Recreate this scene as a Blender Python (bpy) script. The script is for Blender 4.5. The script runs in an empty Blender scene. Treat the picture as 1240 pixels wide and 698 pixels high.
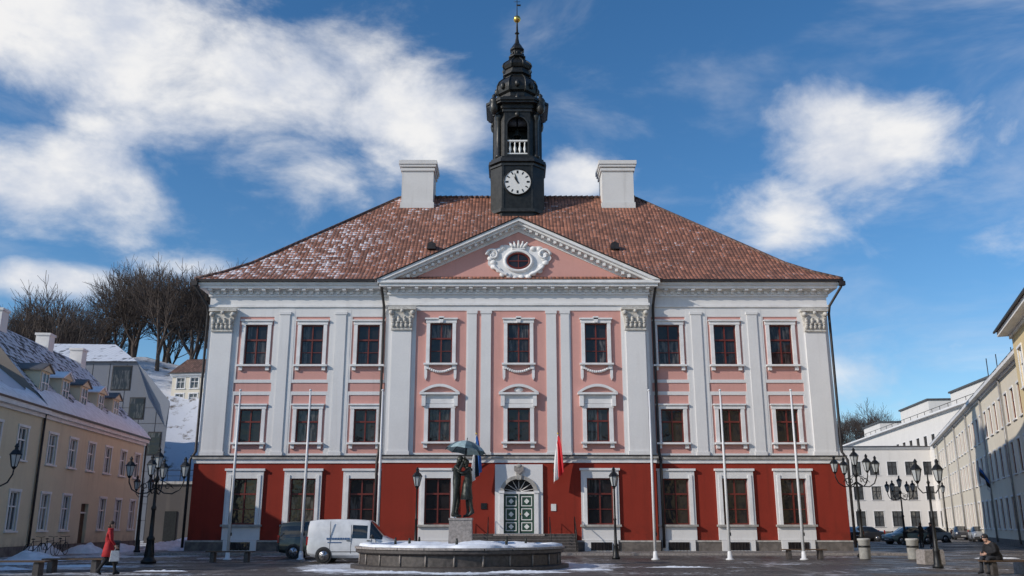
import bpy, bmesh, math, random
from mathutils import Vector, Matrix, noise as mnoise
R = math.radians
sc = bpy.context.scene
COL = sc.collection
pi = math.pi

# ------------------------------------------------------------------ node helper
class NT:
    def __init__(s, nt): s.nt = nt; s.n = nt.nodes; s.l = nt.links
    def new(s, t, **kw):
        nd = s.n.new(t)
        for k, v in kw.items(): setattr(nd, k, v)
        return nd
    def put(s, sock, val):
        if isinstance(val, bpy.types.NodeSocket): s.l.new(val, sock)
        else: sock.default_value = val
    def m(s, op, a, b=None, c=None, clamp=False):
        nd = s.new('ShaderNodeMath', operation=op); nd.use_clamp = clamp
        for i, v in enumerate((a, b, c)):
            if v is not None: s.put(nd.inputs[i], v)
        return nd.outputs[0]
    def noise(s, vec, scale, detail=4, rough=.55, dist=0.0):
        nd = s.new('ShaderNodeTexNoise')
        s.put(nd.inputs['Vector'], vec)
        nd.inputs['Scale'].default_value = scale
        nd.inputs['Detail'].default_value = detail
        nd.inputs['Roughness'].default_value = rough
        nd.inputs['Distortion'].default_value = dist
        return nd.outputs[0]
    def mix(s, f, a, b, blend='MIX'):
        nd = s.new('ShaderNodeMix', data_type='RGBA', blend_type=blend)
        s.put(nd.inputs[0], f); s.put(nd.inputs[6], a); s.put(nd.inputs[7], b)
        return nd.outputs[2]
    def ramp(s, x, a, b, lo=0.0, hi=1.0):
        nd = s.new('ShaderNodeMapRange', interpolation_type='SMOOTHSTEP')
        s.put(nd.inputs[0], x)
        nd.inputs[1].default_value = a; nd.inputs[2].default_value = b
        nd.inputs[3].default_value = lo; nd.inputs[4].default_value = hi
        return nd.outputs[0]
    def vmul(s, v, k):
        nd = s.new('ShaderNodeVectorMath', operation='MULTIPLY')
        s.put(nd.inputs[0], v); nd.inputs[1].default_value = k
        return nd.outputs[0]
    def sep(s, v):
        nd = s.new('ShaderNodeSeparateXYZ'); s.put(nd.inputs[0], v); return nd.outputs
    def comb(s, x, y, z):
        nd = s.new('ShaderNodeCombineXYZ')
        for i, v in enumerate((x, y, z)): s.put(nd.inputs[i], v)
        return nd.outputs[0]
    def bump(s, h, strength, dist):
        nd = s.new('ShaderNodeBump')
        nd.inputs['Strength'].default_value = strength
        nd.inputs['Distance'].default_value = dist
        s.put(nd.inputs['Height'], h)
        return nd.outputs[0]

def c4(c, k=1.0): return (c[0]*k, c[1]*k, c[2]*k, 1)

def newmat(name):
    m = bpy.data.materials.new(name); m.use_nodes = True
    nt = NT(m.node_tree)
    b = m.node_tree.nodes['Principled BSDF']
    obj = nt.new('ShaderNodeTexCoord').outputs['Object']
    return m, nt, b, obj

def mat(name, col, rough=.7, var=.15, scale=2.0, bump=0.0, bscale=30, metal=0.0, spec=.5, coat=0.0):
    m, nt, b, P = newmat(name)
    n = nt.noise(P, scale, 4, .6)
    f = nt.ramp(n, .3, .7)
    nt.put(b.inputs['Base Color'], nt.mix(f, c4(col, 1-var), c4(col, 1+var*.6)))
    b.inputs['Roughness'].default_value = rough
    b.inputs['Metallic'].default_value = metal
    b.inputs['Specular IOR Level'].default_value = spec
    b.inputs['Coat Weight'].default_value = coat
    if bump:
        nt.put(b.inputs['Normal'], nt.bump(nt.noise(P, bscale, 3, .6), bump, .03))
    return m

def wallmat(name, col, dirt=(.35, .3, .25), amount=.25, streak=.25, rough=.85, low=None):
    """plaster: large blotches, vertical rain streaks, fine grain"""
    m, nt, b, P = newmat(name)
    n1 = nt.ramp(nt.noise(P, .45, 5, .65), .35, .7)
    st = nt.ramp(nt.noise(nt.vmul(P, (2.2, 2.2, .16)), 1.0, 5, .6), .5, .78)
    n3 = nt.noise(P, 9, 3, .6)
    base = nt.mix(n3, c4(col, .93), c4(col, 1.04))
    base = nt.mix(nt.m('MULTIPLY', n1, amount*.5), base, c4([col[i]*.75 for i in range(3)]))
    base = nt.mix(nt.m('MULTIPLY', st, streak), base, c4([col[i]*.35+dirt[i]*.4 for i in range(3)]))
    if low:
        z = nt.sep(P)[2]
        lowf = nt.ramp(z, low[0], low[1], 1, 0)
        nn = nt.ramp(nt.noise(P, 1.6, 5, .6), .35, .65)
        base = nt.mix(nt.m('MULTIPLY', nt.m('MULTIPLY', lowf, nn), .6), base, c4(dirt, .7))
    nt.put(b.inputs['Base Color'], base)
    b.inputs['Roughness'].default_value = rough
    b.inputs['Specular IOR Level'].default_value = .25
    nt.put(b.inputs['Normal'], nt.bump(nt.noise(P, 14, 4, .7), .25, .02))
    return m

# ------------------------------------------------------------------ mesh builder
class MB:
    def __init__(s, M=None):
        s.v = []; s.f = []; s.mi_ = []; s.sm = []; s.mats = []
        s.M = M or Matrix.Identity(4)
    def mi(s, mt):
        if mt not in s.mats: s.mats.append(mt)
        return s.mats.index(mt)
    def pv(s, p):
        s.v.append(tuple(s.M @ Vector(p))); return len(s.v)-1
    def fi(s, idx, mt, smooth=False):
        s.f.append(idx); s.mi_.append(s.mi(mt)); s.sm.append(smooth)
    def face(s, pts, mt, smooth=False): s.fi([s.pv(p) for p in pts], mt, smooth)
    def box(s, x0, x1, y0, y1, z0, z1, mt):
        i = [s.pv(p) for p in ((x0,y0,z0),(x1,y0,z0),(x1,y1,z0),(x0,y1,z0),(x0,y0,z1),(x1,y0,z1),(x1,y1,z1),(x0,y1,z1))]
        for q in ((0,1,5,4),(1,2,6,5),(2,3,7,6),(3,0,4,7),(4,5,6,7),(3,2,1,0)):
            s.fi([i[k] for k in q], mt)
    def prism(s, poly, y0, y1, mt):   # poly in xz
        a = [s.pv((x, y0, z)) for x, z in poly]; b = [s.pv((x, y1, z)) for x, z in poly]
        n = len(poly)
        s.fi(a, mt); s.fi(b[::-1], mt)
        for k in range(n): s.fi([a[k], b[k], b[(k+1) % n], a[(k+1) % n]], mt)
    def prismz(s, poly, z0, z1, mt, top=1.0):
        cx = sum(p[0] for p in poly)/len(poly); cy = sum(p[1] for p in poly)/len(poly)
        a = [s.pv((x, y, z0)) for x, y in poly]
        b = [s.pv((cx+(x-cx)*top, cy+(y-cy)*top, z1)) for x, y in poly]
        n = len(poly)
        s.fi(a[::-1], mt); s.fi(b, mt)
        for k in range(n): s.fi([a[k], a[(k+1) % n], b[(k+1) % n], b[k]], mt)
    def tube(s, pts, rad, n, mt, smooth=True, caps=True):
        pts = [Vector(p) for p in pts]
        if not isinstance(rad, (list, tuple)): rad = [rad]*len(pts)
        rings = []
        up = None
        for k, p in enumerate(pts):
            t = (pts[min(k+1, len(pts)-1)]-pts[max(k-1, 0)])
            if t.length < 1e-7: t = Vector((0, 0, 1))
            t.normalize()
            if up is None:
                up = Vector((0, 0, 1)) if abs(t.z) < .9 else Vector((1, 0, 0))
            a = t.cross(up)
            if a.length < 1e-4: a = t.cross(Vector((0, 1, 0)))
            a.normalize(); b = t.cross(a); up = -b if b.dot(up) < 0 else b
            b = up
            a = t.cross(b).normalized()
            rings.append([s.pv(p+(a*math.cos(2*pi*j/n)+b*math.sin(2*pi*j/n))*rad[k]) for j in range(n)])
        for k in range(len(rings)-1):
            for j in range(n):
                s.fi([rings[k][j], rings[k][(j+1) % n], rings[k+1][(j+1) % n], rings[k+1][j]], mt, smooth)
        if caps:
            s.fi(rings[0][::-1], mt); s.fi(rings[-1], mt)
    def lathe(s, c, prof, n, mt, smooth=True, rot=0.0, sx=1.0, sy=1.0):
        rings = []
        for r, z in prof:
            rings.append([s.pv((c[0]+sx*r*math.cos(rot+2*pi*j/n), c[1]+sy*r*math.sin(rot+2*pi*j/n), c[2]+z)) for j in range(n)])
        for k in range(len(rings)-1):
            for j in range(n):
                s.fi([rings[k][j], rings[k][(j+1) % n], rings[k+1][(j+1) % n], rings[k+1][j]], mt, smooth)
        s.fi(rings[0][::-1], mt); s.fi(rings[-1], mt)
    def ell(s, c, r, mt, nu=12, nv=8, rotM=None):
        c = Vector(c); rows = []
        rm = rotM or Matrix.Identity(3)
        for i in range(1, nv):
            th = pi*i/nv
            rows.append([s.pv(c+rm @ Vector((r[0]*math.sin(th)*math.cos(2*pi*j/nu), r[1]*math.sin(th)*math.sin(2*pi*j/nu), r[2]*math.cos(th)))) for j in range(nu)])
        t = s.pv(c+rm @ Vector((0, 0, r[2]))); b = s.pv(c+rm @ Vector((0, 0, -r[2])))
        for j in range(nu):
            s.fi([t, rows[0][j], rows[0][(j+1) % nu]], mt, True)
            s.fi([b, rows[-1][(j+1) % nu], rows[-1][j]], mt, True)
            for k in range(len(rows)-1):
                s.fi([rows[k][j], rows[k+1][j], rows[k+1][(j+1) % nu], rows[k][(j+1) % nu]], mt, True)
    def wall(s, x0, x1, z0, z1, y, th, ops, mt, mtrev=None):
        xs = sorted(set([x0, x1]+[o[0] for o in ops]+[o[1] for o in ops]))
        zs = sorted(set([z0, z1]+[o[2] for o in ops]+[o[3] for o in ops]))
        xs = [x for x in xs if x0 <= x <= x1]; zs = [z for z in zs if z0 <= z <= z1]
        for a in range(len(xs)-1):
            for b in range(len(zs)-1):
                cx = (xs[a]+xs[a+1])/2; cz = (zs[b]+zs[b+1])/2
                if any(o[0] < cx < o[1] and o[2] < cz < o[3] for o in ops): continue
                s.face([(xs[a], y, zs[b]), (xs[a+1], y, zs[b]), (xs[a+1], y, zs[b+1]), (xs[a], y, zs[b+1])], mt)
        r = mtrev or mt
        for o in ops:
            a, b, c, d = o[:4]
            s.face([(a, y, c), (a, y+th, c), (a, y+th, d), (a, y, d)], r)
            s.face([(b, y, c), (b, y, d), (b, y+th, d), (b, y+th, c)], r)
            s.face([(a, y, c), (b, y, c), (b, y+th, c), (a, y+th, c)], r)
            s.face([(a, y, d), (a, y+th, d), (b, y+th, d), (b, y, d)], r)
    def obj(s, name, parent=None, recalc=True):
        me = bpy.data.meshes.new(name)
        me.from_pydata(s.v, [], s.f)
        for mt in s.mats: me.materials.append(mt)
        me.polygons.foreach_set('material_index', s.mi_)
        me.polygons.foreach_set('use_smooth', s.sm)
        if recalc:
            bm = bmesh.new(); bm.from_mesh(me)
            bmesh.ops.recalc_face_normals(bm, faces=bm.faces)
            bm.to_mesh(me); bm.free()
        me.update()
        o = bpy.data.objects.new(name, me); COL.objects.link(o)
        if parent: o.parent = parent
        return o

def E(name):
    o = bpy.data.objects.new(name, None); o.empty_display_size = .3; COL.objects.link(o); return o
def T(x, y, z=0, rz=0, s=1.0):
    return Matrix.Translation((x, y, z)) @ Matrix.Rotation(rz, 4, 'Z') @ Matrix.Diagonal((s, s, s, 1))

# ------------------------------------------------------------------ materials
WHITE = wallmat('white_plaster', (.76, .75, .74), amount=.45, streak=.2)
TRIM = mat('white_trim', (.79, .78, .77), .7, .1, 1.5, .1)
PINK = wallmat('pink_plaster', (.65, .345, .30), dirt=(.28, .19, .17), amount=.45, streak=.22)
RED = wallmat('red_plaster', (.28, .034, .02), dirt=(.1, .03, .02), amount=.7, streak=.4, low=(0, 2.2))
STONE = mat('grey_stone', (.42, .40, .37), .85, .3, 3, .3)
PLINTH = mat('plinth_stone', (.16, .14, .125), .9, .35, 2.5, .4)
CAPST = mat('capital_stone', (.58, .55, .50), .85, .3, 6, .3)
WFRAME = mat('window_frame_red', (.15, .024, .016), .45, .2, 4)
DGREEN = mat('door_green', (.03, .075, .05), .45, .2, 6)
METAL = mat('black_iron', (.018, .019, .02), .45, .3, 8, .1, metal=.4)
PIPE = mat('downpipe_metal', (.035, .03, .03), .5, .3, 5, metal=.3)
PIPEL = mat('downpipe_zinc', (.35, .34, .33), .5, .2, 5, metal=.3)
TOWER = mat('tower_copper_black', (.020, .020, .018), .42, .45, 3.0, .25, 12, metal=.35)
TOWER2 = mat('tower_panel', (.04, .04, .037), .4, .4, 4, .2, 15, metal=.35)
GOLD = mat('gilded', (.75, .48, .12), .3, .15, 5, metal=1.0)
CLOCKW = mat('clock_white', (.75, .75, .72), .5, .05, 5)
SNOW = mat('snow', (.80, .83, .88), .8, .14, 3, .7, 6)
CHIM = wallmat('chimney_plaster', (.72, .71, .69), amount=.6, streak=.45)
POLE = mat('flagpole_white', (.72, .72, .72), .4, .06, 3)
BRONZE = mat('bronze', (.045, .05, .045), .45, .5, 9, .2, metal=.6)
GRANITE = mat('granite', (.30, .27, .25), .7, .3, 12, .2, 40)
DGRANITE = mat('dark_granite', (.075, .065, .06), .55, .4, 8, .2, 40)
CONCRETE = mat('concrete', (.42, .41, .38), .9, .2, 5, .2)
WOOD = mat('bench_wood', (.10, .06, .035), .7, .35, 6, .3)
RUBBER = mat('tyre_rubber', (.02, .02, .02), .85, .2, 9)
CHROME = mat('wheel_alloy', (.5, .5, .52), .3, .1, 9, metal=.9)
CREAM = wallmat('cream_plaster', (.70, .62, .45), dirt=(.3, .25, .18), amount=.5, streak=.25, low=(0, 1.4))
CREAM2 = wallmat('pale_cream_plaster', (.76, .69, .56), amount=.4, streak=.22)
YELLOW = wallmat('pale_yellow_plaster', (.70, .56, .33), amount=.4, streak=.22)
OFFW = wallmat('off_white_plaster', (.78, .75, .71), amount=.4, streak=.18)
GREYW = wallmat('zinc_cladding', (.18, .195, .23), amount=.5, streak=.25, rough=.55)
GREYW2 = wallmat('zinc_cladding_light', (.27, .29, .33), amount=.5, streak=.2, rough=.5)
DARKW = wallmat('dark_wall', (.10, .09, .085), amount=.4, streak=.3)
BROWNW = wallmat('brown_gable', (.22, .19, .16), amount=.4, streak=.3)
BARK = mat('bark', (.085, .065, .055), .9, .3, 5)
LAMPG = mat('lantern_glass', (.45, .47, .47), .15, .1, 5)
SKIN = mat('skin', (.55, .33, .24), .5, .1, 20)
HAIR = mat('hair', (.05, .03, .02), .7, .3, 40)
COATR = mat('red_coat', (.42, .015, .02), .8, .2, 10, .3)
BLACKC = mat('black_cloth', (.015, .015, .018), .85, .3, 10, .3)
JEANS = mat('dark_trousers', (.025, .028, .035), .85, .3, 10, .2)
BAG = mat('white_bag', (.6, .6, .62), .5, .2, 12)
DSLATE = mat('dark_roof_metal', (.09, .085, .085), .5, .3, 2, .2)
REDPAINT = mat('lip_red', (.35, .08, .07), .5, .05, 5)

def glassmat(name, dark, curtain, rough=.06, amt=.5, spec=.5):
    m, nt, b, P = newmat(name)
    wv = nt.new('ShaderNodeTexWhiteNoise', noise_dimensions='3D')
    fl = nt.new('ShaderNodeVectorMath', operation='FLOOR')
    nt.put(fl.inputs[0], nt.vmul(P, (.55, .55, .31)))
    nt.put(wv.inputs['Vector'], fl.outputs[0])
    r = nt.ramp(wv.outputs['Value'], 1-amt, 1-amt+.25)
    n = nt.ramp(nt.noise(nt.vmul(P, (5, 5, .8)), 1.5, 3, .6), .42, .6)
    f = nt.m('MULTIPLY', r, n)
    n2 = nt.noise(P, 1.3, 3)
    base = nt.mix(n2, c4(dark, .5), c4(dark, 1.8))
    nt.put(b.inputs['Base Color'], nt.mix(nt.m('MULTIPLY', f, .8), base, c4(curtain)))
    b.inputs['Roughness'].default_value = rough
    b.inputs['Specular IOR Level'].default_value = spec
    nt.put(b.inputs['Normal'], nt.bump(nt.noise(P, 1.7, 2), .16, .08))
    return m
GLASS = glassmat('window_glass', (.018, .015, .016), (.13, .12, .115), amt=.4, spec=.45)
GLASS2 = glassmat('window_glass_light', (.05, .055, .06), (.3, .28, .24), amt=.5)
CARGLASS = mat('car_glass', (.015, .018, .02), .05, .3, 2, spec=.8)
VANW = mat('van_white_paint', (.68, .69, .70), .3, .12, 2.5, coat=.6)
CARG = mat('car_dark_green_paint', (.02, .03, .028), .3, .2, 3, coat=.7)
CARL = mat('car_light_green_paint', (.16, .22, .20), .3, .15, 3, coat=.7)
CARS = mat('car_silver_paint', (.38, .39, .4), .3, .1, 3, metal=.4, coat=.7)
CARD = mat('car_dark_paint', (.03, .03, .035), .3, .1, 3, coat=.7)
BUMPER = mat('black_plastic', (.03, .03, .032), .6, .2, 8)
HEADL = mat('headlamp', (.6, .62, .65), .15, .1, 9)
TAILL = mat('tail_lamp', (.35, .015, .01), .25, .1, 9)
DECAL = mat('van_lettering', (.06, .12, .25), .5, .1, 9)
FW = mat('flag_white', (.75, .75, .75), .8, .05, 5)

def tilemat(name, col, snowx=None, tile=.25, tone=.45):
    m, nt, b, P = newmat(name)
    g = nt.new('ShaderNodeNewGeometry').outputs['Normal']
    nx, ny, nz = nt.sep(g)
    px, py, pz = nt.sep(P)
    sel = nt.m('GREATER_THAN', nt.m('ABSOLUTE', nx), nt.m('ABSOLUTE', ny))
    c = nt.m('ADD', nt.m('MULTIPLY', py, sel), nt.m('MULTIPLY', px, nt.m('SUBTRACT', 1, sel)))
    cc = nt.m('DIVIDE', c, tile); rr = nt.m('DIVIDE', pz, tile*.95)
    wave = nt.m('ABSOLUTE', nt.m('SINE', nt.m('MULTIPLY', cc, pi)))
    fr = nt.m('FRACT', rr)
    wn = nt.new('ShaderNodeTexWhiteNoise', noise_dimensions='2D')
    nt.put(wn.inputs['Vector'], nt.comb(nt.m('FLOOR', cc), nt.m('FLOOR', rr), 0))
    rnd = wn.outputs['Value']
    base = nt.mix(rnd, c4(col, .5), c4(col, 1.35))
    n = nt.ramp(nt.noise(P, .5, 5, .65), .38, .65)
    base = nt.mix(nt.m('MULTIPLY', n, tone), base, c4((col[0]*.5, col[1]*.6, col[2]*.7)))
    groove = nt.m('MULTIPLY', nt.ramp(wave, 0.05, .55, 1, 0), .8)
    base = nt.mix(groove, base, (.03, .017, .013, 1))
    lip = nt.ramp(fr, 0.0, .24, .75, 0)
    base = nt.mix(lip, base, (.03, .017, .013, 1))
    if snowx is not None:
        big = nt.noise(P, .22, 4, .6)
        fine = nt.noise(P, 5.5, 4, .7)
        grad = nt.ramp(px, snowx[0], snowx[1], snowx[2], snowx[3])
        s = nt.m('ADD', nt.m('ADD', nt.m('MULTIPLY', big, .6), nt.m('MULTIPLY', fine, 1.1)), grad)
        s = nt.m('ADD', s, nt.m('MULTIPLY', nt.m('SUBTRACT', rnd, .5), .45))
        s = nt.m('ADD', s, nt.m('MULTIPLY', nt.m('SUBTRACT', .5, fr), .3))
        s = nt.m('SUBTRACT', s, nt.m('MULTIPLY', nt.m('SUBTRACT', wave, .5), .12))
        sf = nt.ramp(s, 1.08, 1.26)
        base = nt.mix(nt.m('MULTIPLY', sf, .8), base, (.75, .77, .82, 1))
    nt.put(b.inputs['Base Color'], base)
    b.inputs['Roughness'].default_value = .75
    h = nt.m('ADD', nt.m('MULTIPLY', wave, .7), nt.m('MULTIPLY', nt.m('SUBTRACT', 1, fr), .5))
    nt.put(b.inputs['Normal'], nt.bump(h, .9, .05))
    return m
TILES = tilemat('clay_pantiles', (.37, .15, .09), (-20, 4, .22, -.10), tone=.5)
TILES2 = tilemat('snow_dusted_tiles', (.10, .08, .075), (-60, -20, .42, .40), .3)
SNOWROOF = tilemat('snow_covered_tiles', (.13, .10, .09), (-60, -20, .85, .8), .3)
TILES3 = tilemat('clay_pantiles_red', (.36, .10, .06), None, .3)
ROOFD = tilemat('weathered_tiles', (.20, .11, .085), None, .3)
GREYSN = tilemat('snowy_zinc_roof', (.16, .17, .19), (-60, -20, .62, .55), .5)

# ------------------------------------------------------------------ terrain
FX, FY = -2.05, 37.0
def ss(a, b, x):
    t = max(0, min(1, (x-a)/(b-a))); return t*t*(3-2*t)
def hgt(x, y):
    h = 24*ss(84, 134, y)*(1-ss(-8, 22, x))*(1+.12*math.sin(x*.11)+.08*math.sin(x*.31+y*.1))
    h += 20*ss(235, 300, y)*ss(22, 60, x)
    return h
def build_ground():
    xs = [-1500, -900, -500, -300, -200, -150]+[-120+i*3 for i in range(0, 61)]+[75, 90, 110, 140, 200, 300, 500, 900, 1500]
    ys = [-600, -200, -60, -10, 20, 50, 75]+[82+i*3 for i in range(0, 24)]+[165, 180, 200, 220, 235, 245, 255, 265, 275, 285, 300, 340, 420, 600, 1000, 2500]
    mb = MB()
    idx = {}
    for j, y in enumerate(ys):
        for i, x in enumerate(xs): idx[i, j] = mb.pv((x, y, hgt(x, y)))
    m, nt, b, P = newmat('cobbled_ground')
    px, py, pz = nt.sep(P)
    vo = nt.new('ShaderNodeTexVoronoi', feature='DISTANCE_TO_EDGE'); vo.inputs['Scale'].default_value = 6.0
    nt.put(vo.inputs['Vector'], P)
    vc = nt.new('ShaderNodeTexVoronoi'); vc.inputs['Scale'].default_value = 6.0
    nt.put(vc.inputs['Vector'], P)
    rnd = nt.sep(vc.outputs['Color'])[0]
    edge = nt.ramp(vo.outputs['Distance'], 0, .12)
    stone = nt.mix(rnd, (.04, .032, .029, 1), (.16, .132, .118, 1))
    big = nt.ramp(nt.noise(P, .13, 5, .65), .38, .64)
    stone = nt.mix(nt.m('MULTIPLY', big, .45), stone, (.17, .148, .135, 1))
    damp = nt.ramp(nt.noise(nt.vmul(P, (.6, 1.3, 1)), .33, 5, .6), .43, .53)
    stone = nt.mix(nt.m('MULTIPLY', damp, .8), stone, (.027, .023, .022, 1))
    base = nt.mix(edge, (.028, .024, .022, 1), stone)
    bandx = nt.m('LESS_THAN', nt.m('ABSOLUTE', nt.m('SUBTRACT', nt.m('FRACT', nt.m('DIVIDE', px, 7.0)), .5)), .035)
    bandy = nt.m('LESS_THAN', nt.m('ABSOLUTE', nt.m('SUBTRACT', nt.m('FRACT', nt.m('DIVIDE', py, 9.0)), .5)), .03)
    band = nt.m('MULTIPLY', nt.m('MAXIMUM', bandx, bandy), .4)
    base = nt.mix(band, base, (.22, .2, .185, 1))
    # thin leftover snow, thickest round the fountain and along the left side
    s = nt.m('ADD', nt.m('MULTIPLY', nt.noise(nt.vmul(P, (.7, 1.2, 1)), .3, 5, .7), .8), nt.m('MULTIPLY', nt.noise(P, 2.6, 4, .7), .5))
    s = nt.m('ADD', s, nt.ramp(px, -24, -9, .13, 0))
    dd = nt.m('SQRT', nt.m('ADD', nt.m('POWER', nt.m('ABSOLUTE', nt.m('SUBTRACT', px, FX)), 2.0), nt.m('POWER', nt.m('ABSOLUTE', nt.m('SUBTRACT', py, FY)), 2.0)))
    s = nt.m('ADD', s, nt.ramp(dd, 4.4, 7.5, .20, 0))
    s = nt.m('SUBTRACT', s, nt.m('MULTIPLY', edge, .03))
    sf = nt.m('MULTIPLY', nt.ramp(s, .70, .78), .88)
    base = nt.mix(sf, base, (.72, .74, .79, 1))
    hn = nt.ramp(nt.noise(P, .5, 5, .7), .53, .68)
    hill = nt.mix(hn, (.72, .74, .79, 1), (.12, .09, .06, 1))
    base = nt.mix(nt.ramp(pz, .3, 1.2), base, hill)
    nt.put(b.inputs['Base Color'], base)
    nt.put(b.inputs['Roughness'], nt.ramp(damp, 0, 1, .85, .42))
    nt.put(b.inputs['Normal'], nt.bump(nt.m('MULTIPLY', edge, nt.m('ADD', .6, rnd)), .8, .03))
    for j in range(len(ys)-1):
        for i in range(len(xs)-1):
            mb.fi([idx[i, j], idx[i+1, j], idx[i+1, j+1], idx[i, j+1]], m, True)
    mb.obj('ground')
build_ground()

def slabmat():
    m, nt, b, P = newmat('paving_slabs')
    br = nt.new('ShaderNodeTexBrick')
    nt.put(br.inputs['Vector'], P)
    br.inputs['Scale'].default_value = 1.6
    br.inputs['Color1'].default_value = (.17, .155, .145, 1); br.inputs['Color2'].default_value = (.24, .22, .205, 1)
    br.inputs['Mortar'].default_value = (.06, .055, .05, 1); br.inputs['Mortar Size'].default_value = .02
    n = nt.ramp(nt.noise(P, .7, 5, .65), .4, .65)
    base = nt.mix(nt.m('MULTIPLY', n, .6), br.outputs['Color'], (.07, .065, .06, 1))
    sn = nt.ramp(nt.noise(P, .8, 5, .7), .6, .68)
    base = nt.mix(nt.m('MULTIPLY', sn, .7), base, (.7, .72, .76, 1))
    nt.put(b.inputs['Base Color'], base)
    b.inputs['Roughness'].default_value = .7
    return m
SLAB = slabmat()
mb = MB()
mb.box(-20.5, 21.5, 50.6, 54.9, -.2, .12, SLAB)
for i in range(42):
    mb.box(-20.5+i+.01, -20.5+i+.99, 50.4, 50.597, -.2, .125, GRANITE)
mb.obj('pavement')

# ------------------------------------------------------------------ generic parts
def window(mf, mg, cx, z0, z1, w, y, fm, gm, rows=(.6,), cols=2, t=.08, bar=.05, thin=None):
    """frame sits just in front of the glass plane y"""
    x0, x1 = cx-w/2, cx+w/2
    mg.face([(x0, y, z0), (x1, y, z0), (x1, y, z1), (x0, y, z1)], gm)
    f = y-.07
    mf.box(x0, x0+t, f, y-.004, z0, z1, fm); mf.box(x1-t, x1, f, y-.004, z0, z1, fm)
    mf.box(x0+t, x1-t, f, y-.004, z1-t, z1, fm); mf.box(x0+t, x1-t, f, y-.004, z0, z0+t, fm)
    for c in range(1, cols):
        x = x0+w*c/cols
        mf.box(x-bar*.8, x+bar*.8, f-.01, y-.006, z0+t, z1-t, fm)
    for r in rows:
        z = z0+(z1-z0)*r
        mf.box(x0+t, x1-t, f-.02, y-.008, z-bar, z+bar, fm)
    for r in (thin or ()):
        z = z0+(z1-z0)*r
        mf.box(x0+t, x1-t, f+.015, y-.010, z-.022, z+.022, fm)

def surround(mt, cx, z0, z1, w, y, t=.2, d=.1, m=TRIM, sill=True, cap=True):
    x0, x1 = cx-w/2, cx+w/2
    mt.box(x0-t, x0, y-d, y+.02, z0, z1, m); mt.box(x1, x1+t, y-d, y+.02, z0, z1, m)
    mt.box(x0-t-.04, x1+t+.04, y-d-.02, y+.02, z1, z1+t, m)
    if cap: mt.box(x0-t-.1, x1+t+.1, y-d-.1, y+.02, z1+t, z1+t+.09, m)
    if sill:
        mt.box(x0-t-.12, x1+t+.12, y-d-.16, y+.02, z0-.11, z0, m)
        mt.box(x0-t-.02, x0-.02, y-d-.04, y+.02, z0-.36, z0-.11, m)
        mt.box(x1+.02, x1+t+.02, y-d-.04, y+.02, z0-.36, z0-.11, m)

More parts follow.
